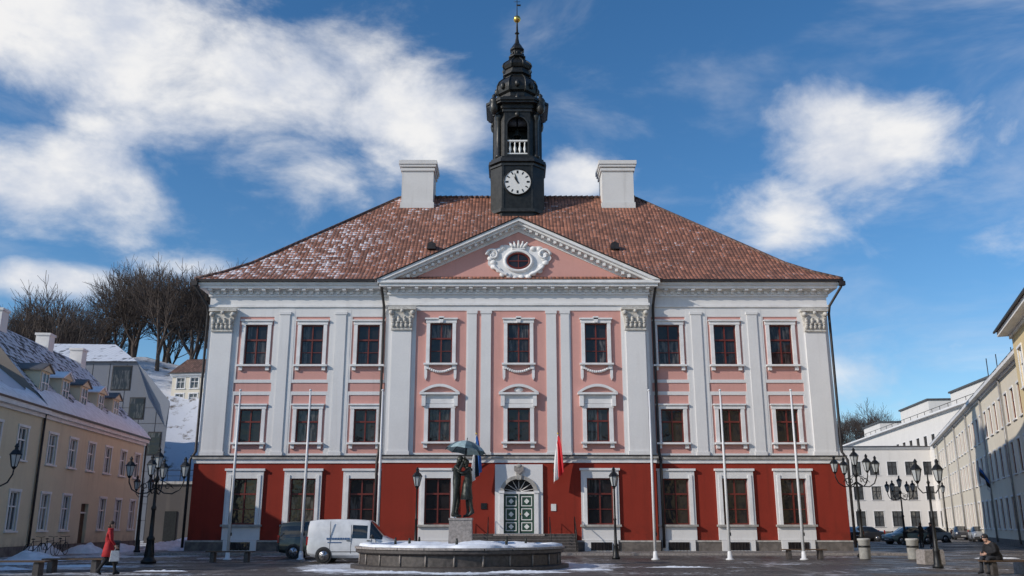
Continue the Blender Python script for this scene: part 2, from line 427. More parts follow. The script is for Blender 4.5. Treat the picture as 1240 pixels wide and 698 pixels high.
# ------------------------------------------------------------------ TOWN HALL
CX = .41
def town_hall():
    P = E('town_hall')
    M = T(CX, 0)
    wall, tr, fr, gl = MB(M), MB(M), MB(M), MB(M)
    Y = 55.0; YR = 54.5
    side = [9.43, 12.97, 16.48]
    cen = [-4.82, 0, 4.82]
    z3, z2, z1_ = (11.25, 13.8), (6.45, 8.5), (1.62, 4.3)
    for sg in (-1, 1):
        ops, opr = [], []
        for x in side:
            x *= sg
            ops += [(x-.7, x+.7, *z3), (x-.69, x+.69, *z2)]
            opr += [(x-.76, x+.76, *z1_)]
        a, b = sorted((sg*8.1, sg*19.5))
        wall.wall(a, b, 5.62, 16.0, Y, .3, ops, PINK, TRIM)
        a, b = sorted((sg*8.1, sg*19.65))
        wall.wall(a, b, 0.0, 5.2, Y-.15, .3, opr, RED, TRIM)
        wall.box(*sorted((sg*19.5, sg*19.3)), Y+.001, 75, 5.62, 16, PINK)
        wall.box(*sorted((sg*19.65, sg*19.4)), Y-.149, 75.1, 0, 5.2, RED)
        for yy in (58.5, 62.5, 66.5, 70.5):
            for (za, zb) in (z3, z2, z1_):
                xx = sg*(19.5 if za > 5 else 19.66)
                gl.box(*sorted((xx+sg*.01, xx-sg*.05)), yy-.7, yy+.7, za, zb, GLASS)
                tr.box(*sorted((xx+sg*.1, xx-sg*.05)), yy-.92, yy-.7, za-.1, zb+.2, TRIM)
                tr.box(*sorted((xx+sg*.1, xx-sg*.05)), yy+.7, yy+.92, za-.1, zb+.2, TRIM)
                tr.box(*sorted((xx+sg*.104, xx-sg*.05)), yy-.7, yy+.7, zb, zb+.2, TRIM)
                fr.box(*sorted((xx+sg*.06, xx-sg*.02)), yy-.05, yy+.05, za, zb, WFRAME)
        for x in side:
            x *= sg
            for (za, zb), w in ((z3, 1.4), (z2, 1.38)):
                window(fr, gl, x, za, zb, w, Y+.16, WFRAME, GLASS, rows=(.62,), thin=(.31,) if zb-za > 2.3 else ())
                surround(tr, x, za, zb, w, Y, t=.22, d=.1)
            window(fr, gl, x, *z1_, 1.52, Y+.02, WFRAME, GLASS, rows=(.66,), thin=(.33,))
        def strip(x0, x1, z0, z1, d, m=WHITE):
            a, b = sorted((sg*x0, sg*x1)); tr.box(a, b, Y-d, Y+.02, z0, z1, m)
        strip(17.68, 19.5, 5.62, 14.85, .06)
        strip(17.98, 19.26, 5.9, 13.4, .2)
        strip(17.9, 19.34, 5.62, 5.9, .26)
        for a, b in ((14.12, 15.33), (10.58, 11.82)):
            strip(a, b, 5.62, 14.85, .06)
            strip(a+.3, b-.3, 5.9, 14.45, .12)
            strip(a+.24, b-.24, 5.62, 5.9, .16)
            strip(a+.24, b-.24, 14.45, 14.62, .16)
        strip(8.1, 8.28, 5.62, 14.85, .055)
        for c in side:
            a, b = c-1.15, c+1.15
            if c == 9.43: a = 8.28; b = 10.58
            if c == 12.97: a, b = 11.82, 14.12
            if c == 16.48: a, b = 15.33, 17.68
            strip(a, b, 14.32, 14.85, .05)
            strip(a, b, 10.12, 10.32, .05); strip(a, b, 9.36, 9.58, .05)
            strip(a, b, 5.62, 5.8, .05)
            for (q, r) in ((5.8, 9.36), (10.32, 14.32)):
                strip(a, a+.09, q, r, .048); strip(b-.09, b, q, r, .048)
    # ---- risalit
    ops = []
    for x in cen: ops += [(x-.7, x+.7, *z3), (x-.69, x+.69, *z2)]
    wall.wall(-8.1, 8.1, 5.62, 16.0, YR, .3, ops, PINK, TRIM)
    opr = [(s*4.82-.78, s*4.82+.78, 1.62, 4.3) for s in (-1, 1)]+[(-.9, .9, 1.1, 4.25)]
    wall.wall(-8.2, 8.2, 0, 5.2, YR-.15, .3, opr, RED, TRIM)
    for sg in (-1, 1):
        wall.box(*sorted((sg*8.1, sg*8.0)), YR+.001, Y+.2, 5.62, 16, WHITE)
        wall.box(*sorted((sg*8.2, sg*8.0)), YR-.149, Y, 0, 5.2, RED)
        def strip(x0, x1, z0, z1, d, m=WHITE):
            a, b = sorted((sg*x0, sg*x1)); tr.box(a, b, YR-d, YR+.02, z0, z1, m)
        strip(6.48, 8.1, 5.62, 14.85, .06)
        strip(6.67, 7.87, 5.9, 13.4, .2)
        strip(6.6, 7.94, 5.62, 5.9, .26)
        for a, b in ((2.62, 3.16), (1.72, 2.34)):
            strip(a, b, 5.62, 14.6, .09)
            strip(a-.05, b+.05, 5.62, 5.85, .13); strip(a-.05, b+.05, 14.4, 14.6, .13)
        strip(3.16, 3.25, 5.8, 14.6, .04); strip(6.39, 6.48, 5.8, 14.6, .04)
    tr.box(-6.48, 6.48, YR-.05, YR+.02, 14.6, 14.85, WHITE)
    tr.box(-6.48, 6.48, YR-.045, YR+.02, 5.62, 5.8, WHITE)
    for x in cen:
        window(fr, gl, x, *z3, 1.4, YR+.16, WFRAME, GLASS, rows=(.62,), thin=(.31,))
        window(fr, gl, x, *z2, 1.38, YR+.16, WFRAME, GLASS, rows=(.62,))
        surround(tr, x, *z3, 1.4, YR, t=.22, d=.12)
        surround(tr, x, *z2, 1.38, YR, t=.24, d=.12, cap=False)
        tr.prism([(x-.1, 13.8), (x+.1, 13.8), (x+.17, 14.2), (x-.17, 14.2)], YR-.22, YR-.02, TRIM)
        for k in range(13):
            t = -1+2*k/12
            tr.ell((x+t*.78, YR-.08, 10.72+.26*t*t-.0), (.1, .09, .09), TRIM, 6, 5)
        for s in (-1, 1):
            tr.prism([(x+s*.82, 11.1), (x+s*1.0, 11.1), (x+s*.98, 10.35), (x+s*.9, 10.2), (x+s*.82, 10.4)], YR-.1, YR+.01, TRIM)
        tr.box(x-.98, x+.98, YR-.12, YR+.02, 8.76, 9.3, TRIM)
        tr.box(x-1.22, x+1.22, YR-.34, YR+.02, 9.3, 9.42, TRIM)
        o = []
        for k in range(13):
            t = -1+2*k/12; o.append((x+1.22*t, 9.44+.5*(1-t*t)))
        i = [(x+1.0*t, 9.44+.34*(1-t*t)) for t in [1-2*k/12 for k in range(13)]]
        for k in range(12):
            q = [o[k], o[k+1], i[11-k], i[12-k]]
            tr.prism(q, YR-.34, YR+.02, TRIM)
        tr.prism(o, YR-.1, YR+.01, PINK)
        for s in (-1, 1):
            tr.box(x+s*.98-.12, x+s*.98+.12, YR-.26, YR+.02, 8.6, 9.297, TRIM)
        if x == 0:
            tr.ell((0, YR-.12, 9.6), (.3, .12, .16), TRIM, 8, 6)
    # ---- capitals
    cp = MB(M)
    for (xa, y) in ((18.62, Y), (7.27, YR)):
        for sg in (-1, 1):
            x = xa*sg
            poly = [(x-.62, 13.4), (x+.62, 13.4), (x+.7, 14.1), (x+.82, 14.6), (x-.82, 14.6), (x-.7, 14.1)]
            cp.prism(poly, y-.28, y, CAPST)
            cp.box(x-.66, x+.66, y-.3, y, 13.32, 13.42, CAPST)
            cp.box(x-.86, x+.86, y-.42, y, 14.6, 14.78, CAPST)
            for row, zz in ((0, 13.65), (1, 13.98)):
                n = 5-row
                for k in range(n):
                    lx = x-.55+1.1*k/(n-1)
                    cp.ell((lx, y-.32-.04*row, zz), (.12, .1, .2), CAPST, 7, 6)
                    cp.ell((lx, y-.42-.04*row, zz+.14), (.1, .06, .05), CAPST, 6, 5)
            for s in (-1, 1):
                cp.lathe((x+s*.66, y-.4, 14.4), [(.02, -.16), (.13, -.1), (.16, 0), (.13, .1), (.02, .16)], 8, CAPST)
            cp.ell((x, y-.42, 14.5), (.12, .08, .12), CAPST, 8, 6)
    cp.obj('pilaster_capitals', P)
    # ---- entablature
    for hx, yf, dz in ((19.5, Y, 0), (8.1, YR, .004)):
        yb = 75 if hx > 10 else 56
        def ring(p, z0, z1, m): tr.box(-hx-p, hx+p, yf-p, yb+(p if hx > 10 else 0), z0+dz, z1+dz, m)
        ring(.05, 14.85, 14.93, TRIM)
        ring(.14, 14.93, 15.08, TRIM)
        ring(.06, 15.08, 15.62, WHITE)
        ring(.16, 15.62, 15.74, TRIM)
        ring(.22, 15.95, 16.05, TRIM)
        ring(.12, 15.74, 15.95, TRIM)
        ring(.62, 16.05, 16.24, TRIM)
        ring(.74, 16.24, 16.42, TRIM)
        n = int(hx*2/.42)
        for k in range(n+1):
            x = -hx+2*hx*k/n
            if hx > 10 and abs(x) < 8.3: continue
            tr.box(x-.1, x+.1, yf-.26, yf-.1, 15.76, 15.93, TRIM)
            if k % 2 == 0: tr.box(x-.11, x+.11, yf-.55, yf-.2, 15.93, 16.05, TRIM)
    gt = MB(M)
    for sg in (-1, 1):
        a, b = sorted((sg*8.95, sg*20.45))
        gt.box(a, b, Y-.93, Y-.78, 16.42, 16.56, PIPE)
        gt.box(*sorted((sg*20.28, sg*20.42)), Y-.9, 75.9, 16.43, 16.55, PIPE)
    for hx, yf, dz in ((19.65, Y-.15, 0), (8.2, YR-.15, .004)):
        yb = 75 if hx > 10 else 55
        tr.box(-hx-.06, hx+.06, yf-.06, yb, 5.2+dz, 5.45+dz, TRIM)
        tr.box(-hx-.16, hx+.16, yf-.16, yb+.1, 5.45+dz, 5.6+dz, STONE)
        gt.box(-hx-.2, hx+.2, yf-.2, yb+.12, 5.6+dz, 5.66+dz, PIPE)
        for a, b in ((-hx-.1, -3.3), (3.3, hx+.1)):
            tr.box(a, b, yf-.1, yb, 0, .62+dz, PLINTH)
            tr.box(a, b, yf-.13, yb, .62+dz, .72+dz, STONE)
    gt.box(-3.3, 3.3, YR-.19, YR-.1, 0, .9, PLINTH)
    def gf(x, y):
        tr.box(x-1.12, x-.78, y-.12, y+.02, .74, 4.75, WHITE); tr.box(x+.78, x+1.12, y-.12, y+.02, .74, 4.75, WHITE)
        tr.box(x-.98, x-.78, y-.17, y-.1, 1.62, 4.5, TRIM); tr.box(x+.78, x+.98, y-.17, y-.1, 1.62, 4.5, TRIM)
        tr.box(x-.78, x+.78, y-.12, y+.02, 4.3, 4.75, WHITE)
        tr.box(x-1.2, x+1.2, y-.2, y+.02, 4.75, 4.88, TRIM)
        tr.box(x-.78, x+.78, y-.118, y+.02, .74, 1.5, WHITE)
        tr.box(x-1.2, x+1.2, y-.28, y+.02, 1.5, 1.62, STONE)
        tr.box(x-.98, x+.98, y-.2, y-.05, .1, .73, WHITE)
        gl.box(x-.62, x+.62, y-.22, y-.19, .16, .62, GLASS)
        for k in range(7):
            fr.box(x-.62+k*.2, x-.6+k*.2, y-.25, y-.222, .16, .62, PIPE)
    for sg in (-1, 1):
        for x in side: gf(sg*x, Y-.15)
        gf(sg*4.82, YR-.15)
        window(fr, gl, sg*4.82, 1.62, 4.3, 1.56, YR+.02, WFRAME, GLASS, rows=(.66,), thin=(.33,))
    # ---- downpipes
    for sg in (-1, 1):
        gt.tube([(sg*8.62, Y-.85, 16.45), (sg*8.62, Y-.8, 16.1), (sg*8.5, Y-.25, 15.0), (sg*8.5, Y-.16, 14.6), (sg*8.5, Y-.16, 5.9), (sg*8.55, Y-.42, 5.4), (sg*8.55, Y-.42, .3)], .085, 8, PIPE)
        gt.box(sg*8.62-.17, sg*8.62+.17, Y-.98, Y-.7, 16.15, 16.42, PIPE)
        gt.tube([(sg*20.35, Y-.85, 16.45), (sg*20.3, Y-.8, 16.1), (sg*19.68, Y-.2, 15.0), (sg*19.62, Y-.1, 14.5), (sg*19.62, Y-.1, 5.9), (sg*19.85, Y-.3, 5.4), (sg*19.85, Y-.3, .3)], .085, 8, PIPE)
        gt.box(sg*20.35-.17, sg*20.35+.17, Y-1.0, Y-.7, 16.15, 16.42, PIPE)
    gt.obj('gutters_and_downpipes', P)
    # ---- pediment
    pe = MB(M)
    hb, zb, za = 8.85, 16.43, 20.5
    pe.prism([(-hb+1.1, zb+.05), (hb-1.1, zb+.05), (0, za-.55)], YR-.05, 60, PINK)
    def rake(t0, t1, y0, m):
        for s in (-1, 1):
            pe.prism([(s*hb*(1-t0/(za-zb)), zb+.004), (s*hb*(1-t1/(za-zb)), zb+.004), (0, za-t1), (0, za-t0)], y0, YR, m)
    rake(0, .2, YR-.8, TRIM); rake(.2, .36, YR-.62, TRIM); rake(.36, .5, YR-.25, TRIM); rake(.5, .72, YR-.12, TRIM)
    for s in (-1, 1):
        n = 22
        for k in range(1, n):
            t = k/n; x = s*hb*.96*(1-t)
            z = zb+(za-zb)*t-.44
            if z > zb+.15: pe.box(x-.09, x+.09, YR-.5, YR-.24, z-.06, z+.12, TRIM)
    for s in (-1, 1):
        pe.face([(s*(hb+.15), YR-.88, zb-.02), (0, YR-.88, za+.07), (0, 60.2, za+.07), (s*(hb+.15), 56.2, zb-.02)], TILES)
        pe.prism([(s*(hb+.1), zb-.02), (s*(hb+.1), zb+.03), (0, za+.075), (0, za+.015)], YR-.86, YR-.6, PIPE)
    pe.box(-hb+.9, hb-.9, YR-.2, YR-.04, zb, zb+.16, TRIM)
    # cartouche
    zc = 17.85
    out = []
    N = 72
    for k in range(N):
        a = 2*pi*k/N
        r = 1.0+.07*math.cos(9*a)+.28*abs(math.cos(a))**3
        out.append((1.55*r*math.cos(a), zc+.02+1.15*r*math.sin(a)*(1 if math.sin(a) > 0 else .88)+.16*math.cos(2*a)))
    pe.prism(out, YR-.16, YR-.04, TRIM)
    for k in range(26):
        a = 2*pi*k/26
        if .9 < abs(math.sin(a)) and math.sin(a) > 0: continue
        rr = 1.22+.1*(k % 2)
        pe.ell((1.35*rr*math.cos(a), YR-.17, zc+.82*rr*math.sin(a)+.12*math.cos(2*a)), (.2, .1, .17), TRIM, 8, 6)
    for s in (-1, 1):
        pts = []
        for k in range(22):
            a = k/21*2.3*pi; r = .42*(1-k/26)
            pts.append((s*(1.62+r*math.cos(a)), YR-.24, zc+.35+r*math.sin(a)))
        pe.tube(pts, [.1-.003*k for k in range(22)], 6, TRIM)
        pts = [(s*(.7+.9*k/10), YR-.24, zc-.95+.55*(k/10)**1.5) for k in range(11)]
        pe.tube(pts, .1, 6, TRIM)
    ringp = [(.86*math.cos(2*pi*k/32), YR-.22, zc-.05+.66*math.sin(2*pi*k/32)) for k in range(33)]
    pe.tube(ringp, .11, 8, TRIM, caps=False)
    pe.prism([(.74*math.cos(2*pi*k/24), zc-.05+.54*math.sin(2*pi*k/24)) for k in range(24)], YR-.19, YR-.165, GLASS)
    pe.box(-.03, .03, YR-.23, YR-.195, zc-.58, zc+.48, WFRAME); pe.box(-.73, .73, YR-.228, YR-.195, zc-.08, zc-.02, WFRAME)
    ringp = [(.71*math.cos(2*pi*k/32), YR-.21, zc-.05+.51*math.sin(2*pi*k/32)) for k in range(33)]
    pe.tube(ringp, .08, 6, WFRAME, caps=False)
    for k in range(5):
        t = (k-2)/2
        pe.tube([(t*.3, YR-.22, zc+.82), (t*.5, YR-.24, zc+1.05), (t*.55, YR-.22, zc+1.22-.12*abs(t))], [.1, .09, .05], 6, TRIM)
        pe.ell((t*.56, YR-.22, zc+1.26-.12*abs(t)), (.07, .07, .07), TRIM, 6, 5)
    pe.box(-.42, .42, YR-.28, YR-.05, zc+.7, zc+.88, TRIM)
    pe.obj('pediment', P)
    # ---- door
    d = MB(M)
    yd = YR-.15
    d.box(-1.42, -.9, yd-.14, yd+.02, 1.1, 5.1, WHITE); d.box(.9, 1.42, yd-.14, yd+.02, 1.1, 5.1, WHITE)
    d.box(-1.15, -.9, yd-.22, yd-.1, 1.1, 3.5, TRIM); d.box(.9, 1.15, yd-.22, yd-.1, 1.1, 3.5, TRIM)
    d.box(-1.2, -.86, yd-.26, yd-.1, 3.42, 3.56, TRIM); d.box(.86, 1.2, yd-.26, yd-.1, 3.42, 3.56, TRIM)
    arc = [(.9*math.cos(a), 3.5+.75*math.sin(a)) for a in [pi*k/16 for k in range(17)]]
    for k in range(16):
        x0_, z0_ = arc[k]; x1_, z1__ = arc[k+1]
        d.prism([(x0_, z0_), (x1_, z1__), (x1_, 5.1), (x0_, 5.1)], yd-.14, yd+.15, WHITE)
        o0 = (x0_*1.24, 3.5+(z0_-3.5)*1.26); o1 = (x1_*1.24, 3.5+(z1__-3.5)*1.26)
        d.prism([(x0_, z0_), (x1_, z1__), o1, o0], yd-.22, yd-.1, STONE)
    d.prism([(-.12, 4.2), (.12, 4.2), (.18, 4.6), (-.18, 4.6)], yd-.3, yd-.1, STONE)
    d.prism([(-.28, 5.0), (.28, 5.0), (.28, 4.72), (0, 4.5), (-.28, 4.72)], yd-.34, yd-.24, GRANITE)
    d.ell((0, yd-.3, 5.0), (.2, .08, .12), STONE, 8, 6)
    d.face([(-.9, yd+.16, 3.3), (.9, yd+.16, 3.3), (.9, yd+.16, 4.3), (-.9, yd+.16, 4.3)], GLASS)
    for k in range(7):
        a = pi*(k+.5)/7
        d.tube([(.12*math.cos(a), yd+.12, 3.5+.1*math.sin(a)), (.88*math.cos(a), yd+.12, 3.5+.73*math.sin(a))], .022, 5, TRIM)
    d.box(-.9, .9, yd+.06, yd+.15, 3.38, 3.52, TRIM)
    for s in (-1, 1):
        a, b = sorted((s*.02, s*.9))
        d.box(a, b, yd+.12, yd+.18, 1.12, 3.38, DGREEN)
        for (q, r) in ((1.25, 1.75), (1.87, 2.55), (2.67, 3.25)):
            x0_, x1_ = a+.12, b-.12
            for bx in ((x0_, x1_, q, q+.05), (x0_, x1_, r-.05, r), (x0_, x0_+.05, q+.05, r-.05), (x1_-.05, x1_, q+.05, r-.05)):
                d.box(bx[0], bx[1], yd+.09, yd+.119, bx[2], bx[3], CLOCKW)
            cx_, cz_ = (x0_+x1_)/2, (q+r)/2
            h_ = min(.16, (r-q)/2-.08)
            d.prism([(cx_-h_, cz_), (cx_, cz_-h_), (cx_+h_, cz_), (cx_, cz_+h_)], yd+.085, yd+.118, CLOCKW)
    d.box(-.025, .025, yd+.05, yd+.13, 1.12, 3.38, CLOCKW)
    d.ell((.1, yd+.06, 2.2), (.03, .03, .03), GOLD, 6, 5)
    d.box(-1.5, 1.5, yd-.3, yd+.2, .98, 1.1, GRANITE)
    d.box(1.9, 2.2, yd-.04, yd, 2.4, 2.8, CLOCKW); d.box(-2.25, -1.9, yd-.04, yd, 2.5, 2.85, METAL)
    d.obj('entrance_door', P)
    st = MB(M)
    for k in range(6):
        hw = 3.35
        st.box(-hw+.002*k, hw-.002*k, YR-.34-(5-k)*.34, YR-.3, .0 if k == 0 else .16*k+.1, .16*(k+1)+.12, DGRANITE)
        st.box(-hw+.004, hw-.004, YR-.36-(5-k)*.34, YR-.1-(5-k)*.34, .16*(k+1)+.121, .16*(k+1)+.135, GRANITE)
    for s in (-1, 1):
        st.tube([(s*3.25, YR-2.1, .2), (s*3.25, YR-2.1, 1.1), (s*3.25, YR-.5, 2.05), (s*3.25, YR-.5, 1.1)], .03, 6, METAL)
        st.tube([(s*3.25, YR-1.3, .6), (s*3.25, YR-1.3, 1.58)], .022, 6, METAL)
        st.tube([(s*1.8, YR-2.1, .2), (s*1.8, YR-2.1, 1.1), (s*1.8, YR-.5, 2.05), (s*1.8, YR-.5, 1.1)], .025, 6, METAL)
    st.obj('entrance_steps', P)
    wall.obj('walls', P); tr.obj('stucco_trim', P); fr.obj('window_frames', P); gl.obj('window_panes', P)
    # ---- roof
    rf = MB(M)
    Yc = 65.0
    def rg(hx, hy, z): return [(-hx, Yc-hy, z), (hx, Yc-hy, z), (hx, Yc+hy, z), (-hx, Yc+hy, z)]
    L = [rg(20.35, 10.95, 16.56), rg(19.0, 9.7, 17.35), rg(17.6, 8.4, 18.35)]
    zr = 26.1
    for a, b in zip(L[:-1], L[1:]):
        for k in range(4): rf.face([a[k], a[(k+1) % 4], b[(k+1) % 4], b[k]], TILES)
    t = L[-1]; r0, r1 = (-9.15, Yc, zr), (9.15, Yc, zr)
    rf.face([t[0], t[1], r1, r0], TILES); rf.face([t[2], t[3], r0, r1], TILES)
    rf.face([t[1], t[2], r1], TILES); rf.face([t[3], t[0], r0], TILES)
    for k in range(45):
        x = -9.1+k*.405
        rf.tube([(x, Yc, zr+.02), (x+.4, Yc, zr+.05)], [.12, .16], 7, ROOFD)
    for q, r in ((0, r0), (1, r1), (2, r1), (3, r0)):
        rf.tube([L[0][q], L[1][q], L[2][q], r], .12, 8, ROOFD)
    rf.box(-20.3, 20.3, Yc-10.9, Yc+10.9, 16.425, 16.5, PIPE)
    for x in (-5.9, 6.6):
        zz = 19.85; yy = Yc-8.4+(zz-18.35)/(26.1-18.35)*8.4
        rf.prism([(x-.3, zz-.1), (x+.3, zz-.1), (x+.26, zz+.3), (x, zz+.42), (x-.26, zz+.3)], yy-.35, yy+.4, PIPE)
    rf.obj('roof', P)
    ch = MB(M)
    for x in (-7.6, 7.65):
        y0 = 63.6
        ch.box(x-1.2, x+1.2, y0, y0+2.2, 23.5, 28.05, CHIM)
        ch.box(x-1.3, x+1.3, y0-.1, y0+2.3, 27.75, 27.95, CHIM)
        ch.box(x-1.38, x+1.38, y0-.18, y0+2.38, 28.05, 28.25, CHIM)
        ch.box(x-1.45, x+1.45, y0-.25, y0+2.45, 28.25, 28.55, CHIM)
        ch.box(x-1.3, x+1.3, y0-.1, y0+2.3, 28.55, 28.62, PIPE)
        ch.box(x-1.28, x+1.28, y0-.07, y0+2.27, 23.4, 25.2, CHIM)
    ch.obj('chimneys', P)
    # ---- tower
    tw = MB(M)
    cy = 64.4
    def octp(h, c=.42):
        k = h*c
        return [(-h+k, cy-h), (h-k, cy-h), (h, cy-h+k), (h, cy+h-k), (h-k, cy+h), (-h+k, cy+h), (-h, cy+h-k), (-h, cy-h+k)]
    tw.prismz(octp(2.02), 22.5, 28.0, TOWER)
    tw.prismz(octp(2.16), 24.0, 24.25, TOWER2)
    tw.prismz(octp(2.1), 27.7, 27.85, TOWER2)
    tw.prismz(octp(2.2), 28.0, 28.3, TOWER2, .97)
    tw.prismz(octp(2.0), 28.3, 28.5, TOWER)
    for s in (-1, 1):
        tw.box(s*1.08-.06, s*1.08+.06, cy-2.08, cy-2.0, 24.3, 27.7, TOWER2)
    h = 1.82; k = h*.46
    for sx in (-1, 1):
        for sy in (-1, 1):
            p = [(sx*(h-k), cy+sy*h), (sx*h, cy+sy*(h-k)), (sx*(h-.35), cy+sy*(h-k)), (sx*(h-k), cy+sy*(h-.35))]
            if sx*sy < 0: p = p[::-1]
            tw.prismz(p, 28.5, 32.2, TOWER)
            q = h-k/2
            tw.lathe((sx*(q+.04), cy+sy*(q+.04), 0), [(.26, 28.5), (.26, 28.7), (.2, 28.78), (.18, 31.6), (.24, 31.7), (.28, 31.95), (.28, 32.1)], 10, TOWER2)
    op = h-k
    for ax in range(4):
        MM = M @ Matrix.Translation((0, cy, 0)) @ Matrix.Rotation(ax*pi/2, 4, 'Z')
        b = MB(MM)
        ar = [(.78*math.cos(pi*j/12), 31.0+.78*math.sin(pi*j/12)) for j in range(13)]
        for j in range(12):
            b.prism([ar[j], ar[j+1], (ar[j+1][0], 32.2), (ar[j][0], 32.2)], -h, -h+.3, TOWER)
            o0 = (ar[j][0]*1.13, 31+(ar[j][1]-31)*1.13); o1 = (ar[j+1][0]*1.13, 31+(ar[j+1][1]-31)*1.13)
            b.prism([ar[j], ar[j+1], o1, o0], -h-.06, -h, TOWER2)
        for s in (-1, 1):
            b.box(*sorted((s*.78, s*(op+.01))), -h, -h+.3, 28.5, 32.2, TOWER)
            b.box(*sorted((s*.76, s*.9)), -h-.06, -h, 28.5, 31.0, TOWER2)
        b.box(-.78, .78, -h, -h+.25, 28.5, 28.7, TOWER)
        b.box(-.76, .76, -h+.02, -h+.2, 28.72, 28.82, CLOCKW); b.box(-.76, .76, -h+.0, -h+.22, 29.75, 29.87, CLOCKW)
        for j in range(4):
            b.lathe((-.56+j*.373, -h+.11, 28.82), [(.06, 0), (.05, .1), (.115, .35), (.05, .65), (.05, .75), (.08, .93)], 8, CLOCKW)
        b.ell((0, -h-.1, 31.95), (.2, .14, .22), TOWER2, 8, 6)
        b.obj('belfry_side', P)
    tw.lathe((0, cy, 30.3), [(.55, 0), (.5, .1), (.36, .45), (.3, .8), (.12, .98), (.05, 1.05)], 16, BRONZE)
    tw.lathe((-.0, cy-.9, 30.55), [(.3, 0), (.26, .08), (.18, .3), (.14, .5), (.03, .6)], 12, BRONZE)
    tw.lathe((0, cy, 31.3), [(.06, 0), (.06, 1)], 6, TOWER)
    tw.box(-1.4, 1.4, cy-.1, cy+.1, 31.45, 31.6, TOWER)
    tw.box(-1.1, 1.1, cy+.2, cy+.5, 28.5, 31.9, TOWER)
    tw.prismz(octp(1.9), 32.2, 32.45, TOWER2)
    tw.prismz(octp(2.0), 32.45, 32.8, TOWER)
    tw.prismz(octp(2.3, .44), 32.8, 32.95, TOWER2)
    tw.prismz(octp(2.42, .46), 32.95, 33.15, TOWER)
    tw.prismz(octp(2.2, .46), 33.15, 33.5, TOWER, .86)
    for sx in (-1, 1):
        for sy in (-1, 1):
            x_, y_ = sx*1.78, cy+sy*1.78
            tw.lathe((x_, y_, 32.0), [(.1, 0), (.3, .25), (.36, .6), (.3, .95), (.38, 1.1), (.3, 1.25), (.14, 1.4), (.18, 1.55), (.02, 1.75)], 10, TOWER2)
    for a in range(4):
        x_, y_ = 2.2*math.sin(a*pi/2), cy-2.2*math.cos(a*pi/2)
        tw.lathe((x_*.9, cy+(y_-cy)*.9, 33.15), [(.12, 0), (.2, .15), (.12, .35), (.05, .5), (.01, .6)], 8, TOWER2)
    prof = [(1.75, 33.4), (1.55, 33.6), (1.42, 33.85), (1.42, 34.15), (1.62, 34.3), (1.68, 34.6), (1.66, 34.95), (1.5, 35.35), (1.2, 35.65), (1.0, 35.8),
            (1.0, 35.9), (1.22, 35.98), (1.22, 36.08), (1.02, 36.14), (.98, 36.5), (1.1, 36.56), (1.22, 36.8), (1.12, 37.05), (.85, 37.3), (.6, 37.5), (.52, 37.6),
            (.72, 37.7), (.72, 37.8), (.5, 37.86), (.46, 38.3), (.6, 38.4), (.6, 38.48), (.5, 38.6), (.36, 38.85), (.2, 39.1), (.13, 39.5), (.1, 39.9), (.2, 40.0), (.1, 40.1), (.07, 40.9), (.06, 41.0)]
    tw.lathe((0, cy, 0), prof, 8, TOWER, smooth=False, rot=pi/8)
    for a in range(8):
        an = pi/8+a*pi/4
        for pr in (prof[3:10], prof[15:21]):
            tw.tube([(1.02*r*math.cos(an), cy+1.02*r*math.sin(an), z) for r, z in pr], .06, 5, TOWER2)
        an = a*pi/4
        tw.ell((1.6*math.cos(an), cy+1.6*math.sin(an), 34.75), (.2, .2, .3), TOWER2, 8, 6)
        tw.ell((.5*math.cos(an), cy+.5*math.sin(an), 38.05), (.07, .07, .17), TOWER2, 6, 5)
    tw.ell((0, cy, 41.3), (.3, .3, .3), GOLD, 14, 10)
    tw.tube([(0, cy, 41.5), (0, cy, 43.7)], [.045, .02], 6, METAL)
    tw.box(-.05, .3, cy-.01, cy+.01, 42.5, 42.65, METAL)
    tw.tube([(-.25, cy, 42.9), (.25, cy, 42.9)], .02, 5, METAL)
    tw.obj('clock_tower', P)
    ck = MB(M @ Matrix.Translation((0, cy-2.02, 26.35)))
    def disc(r, n=40): return [(r*math.cos(2*pi*j/n), r*math.sin(2*pi*j/n)) for j in range(n)]
    ck.prism(disc(1.08), -.06, .02, TOWER2)
    ck.prism(disc(.98), -.09, -.05, CLOCKW)
    ck.tube([(1.02*math.cos(2*pi*j/40), -.1, 1.02*math.sin(2*pi*j/40)) for j in range(41)], .05, 6, METAL, caps=False)
    for j in range(12):
        a = j*pi/6
        c, s = math.cos(a), math.sin(a)
        w = .045 if j % 3 else .07
        p = [(-w, .68), (w, .68), (w, .9), (-w, .9)]
        ck.prism([(x*c+z*s, -x*s+z*c) for x, z in p], -.105, -.092, METAL)
    for ang, ln, w in ((342, .78, .035), (328.5, .52, .05)):
        a = R(ang); c, s = math.cos(a), math.sin(a)
        p = [(-w, -.14), (w, -.14), (w*1.3, ln*.5), (0, ln), (-w*1.3, ln*.5)]
        ck.prism([(x*c+z*s, -x*s+z*c) for x, z in p], -.125 if ln > .6 else -.118, -.108, METAL)
    ck.prism([(.06*math.cos(j), .06*math.sin(j)) for j in range(6)], -.135, -.1, METAL)
    ck.obj('clock_face', P)
town_hall()

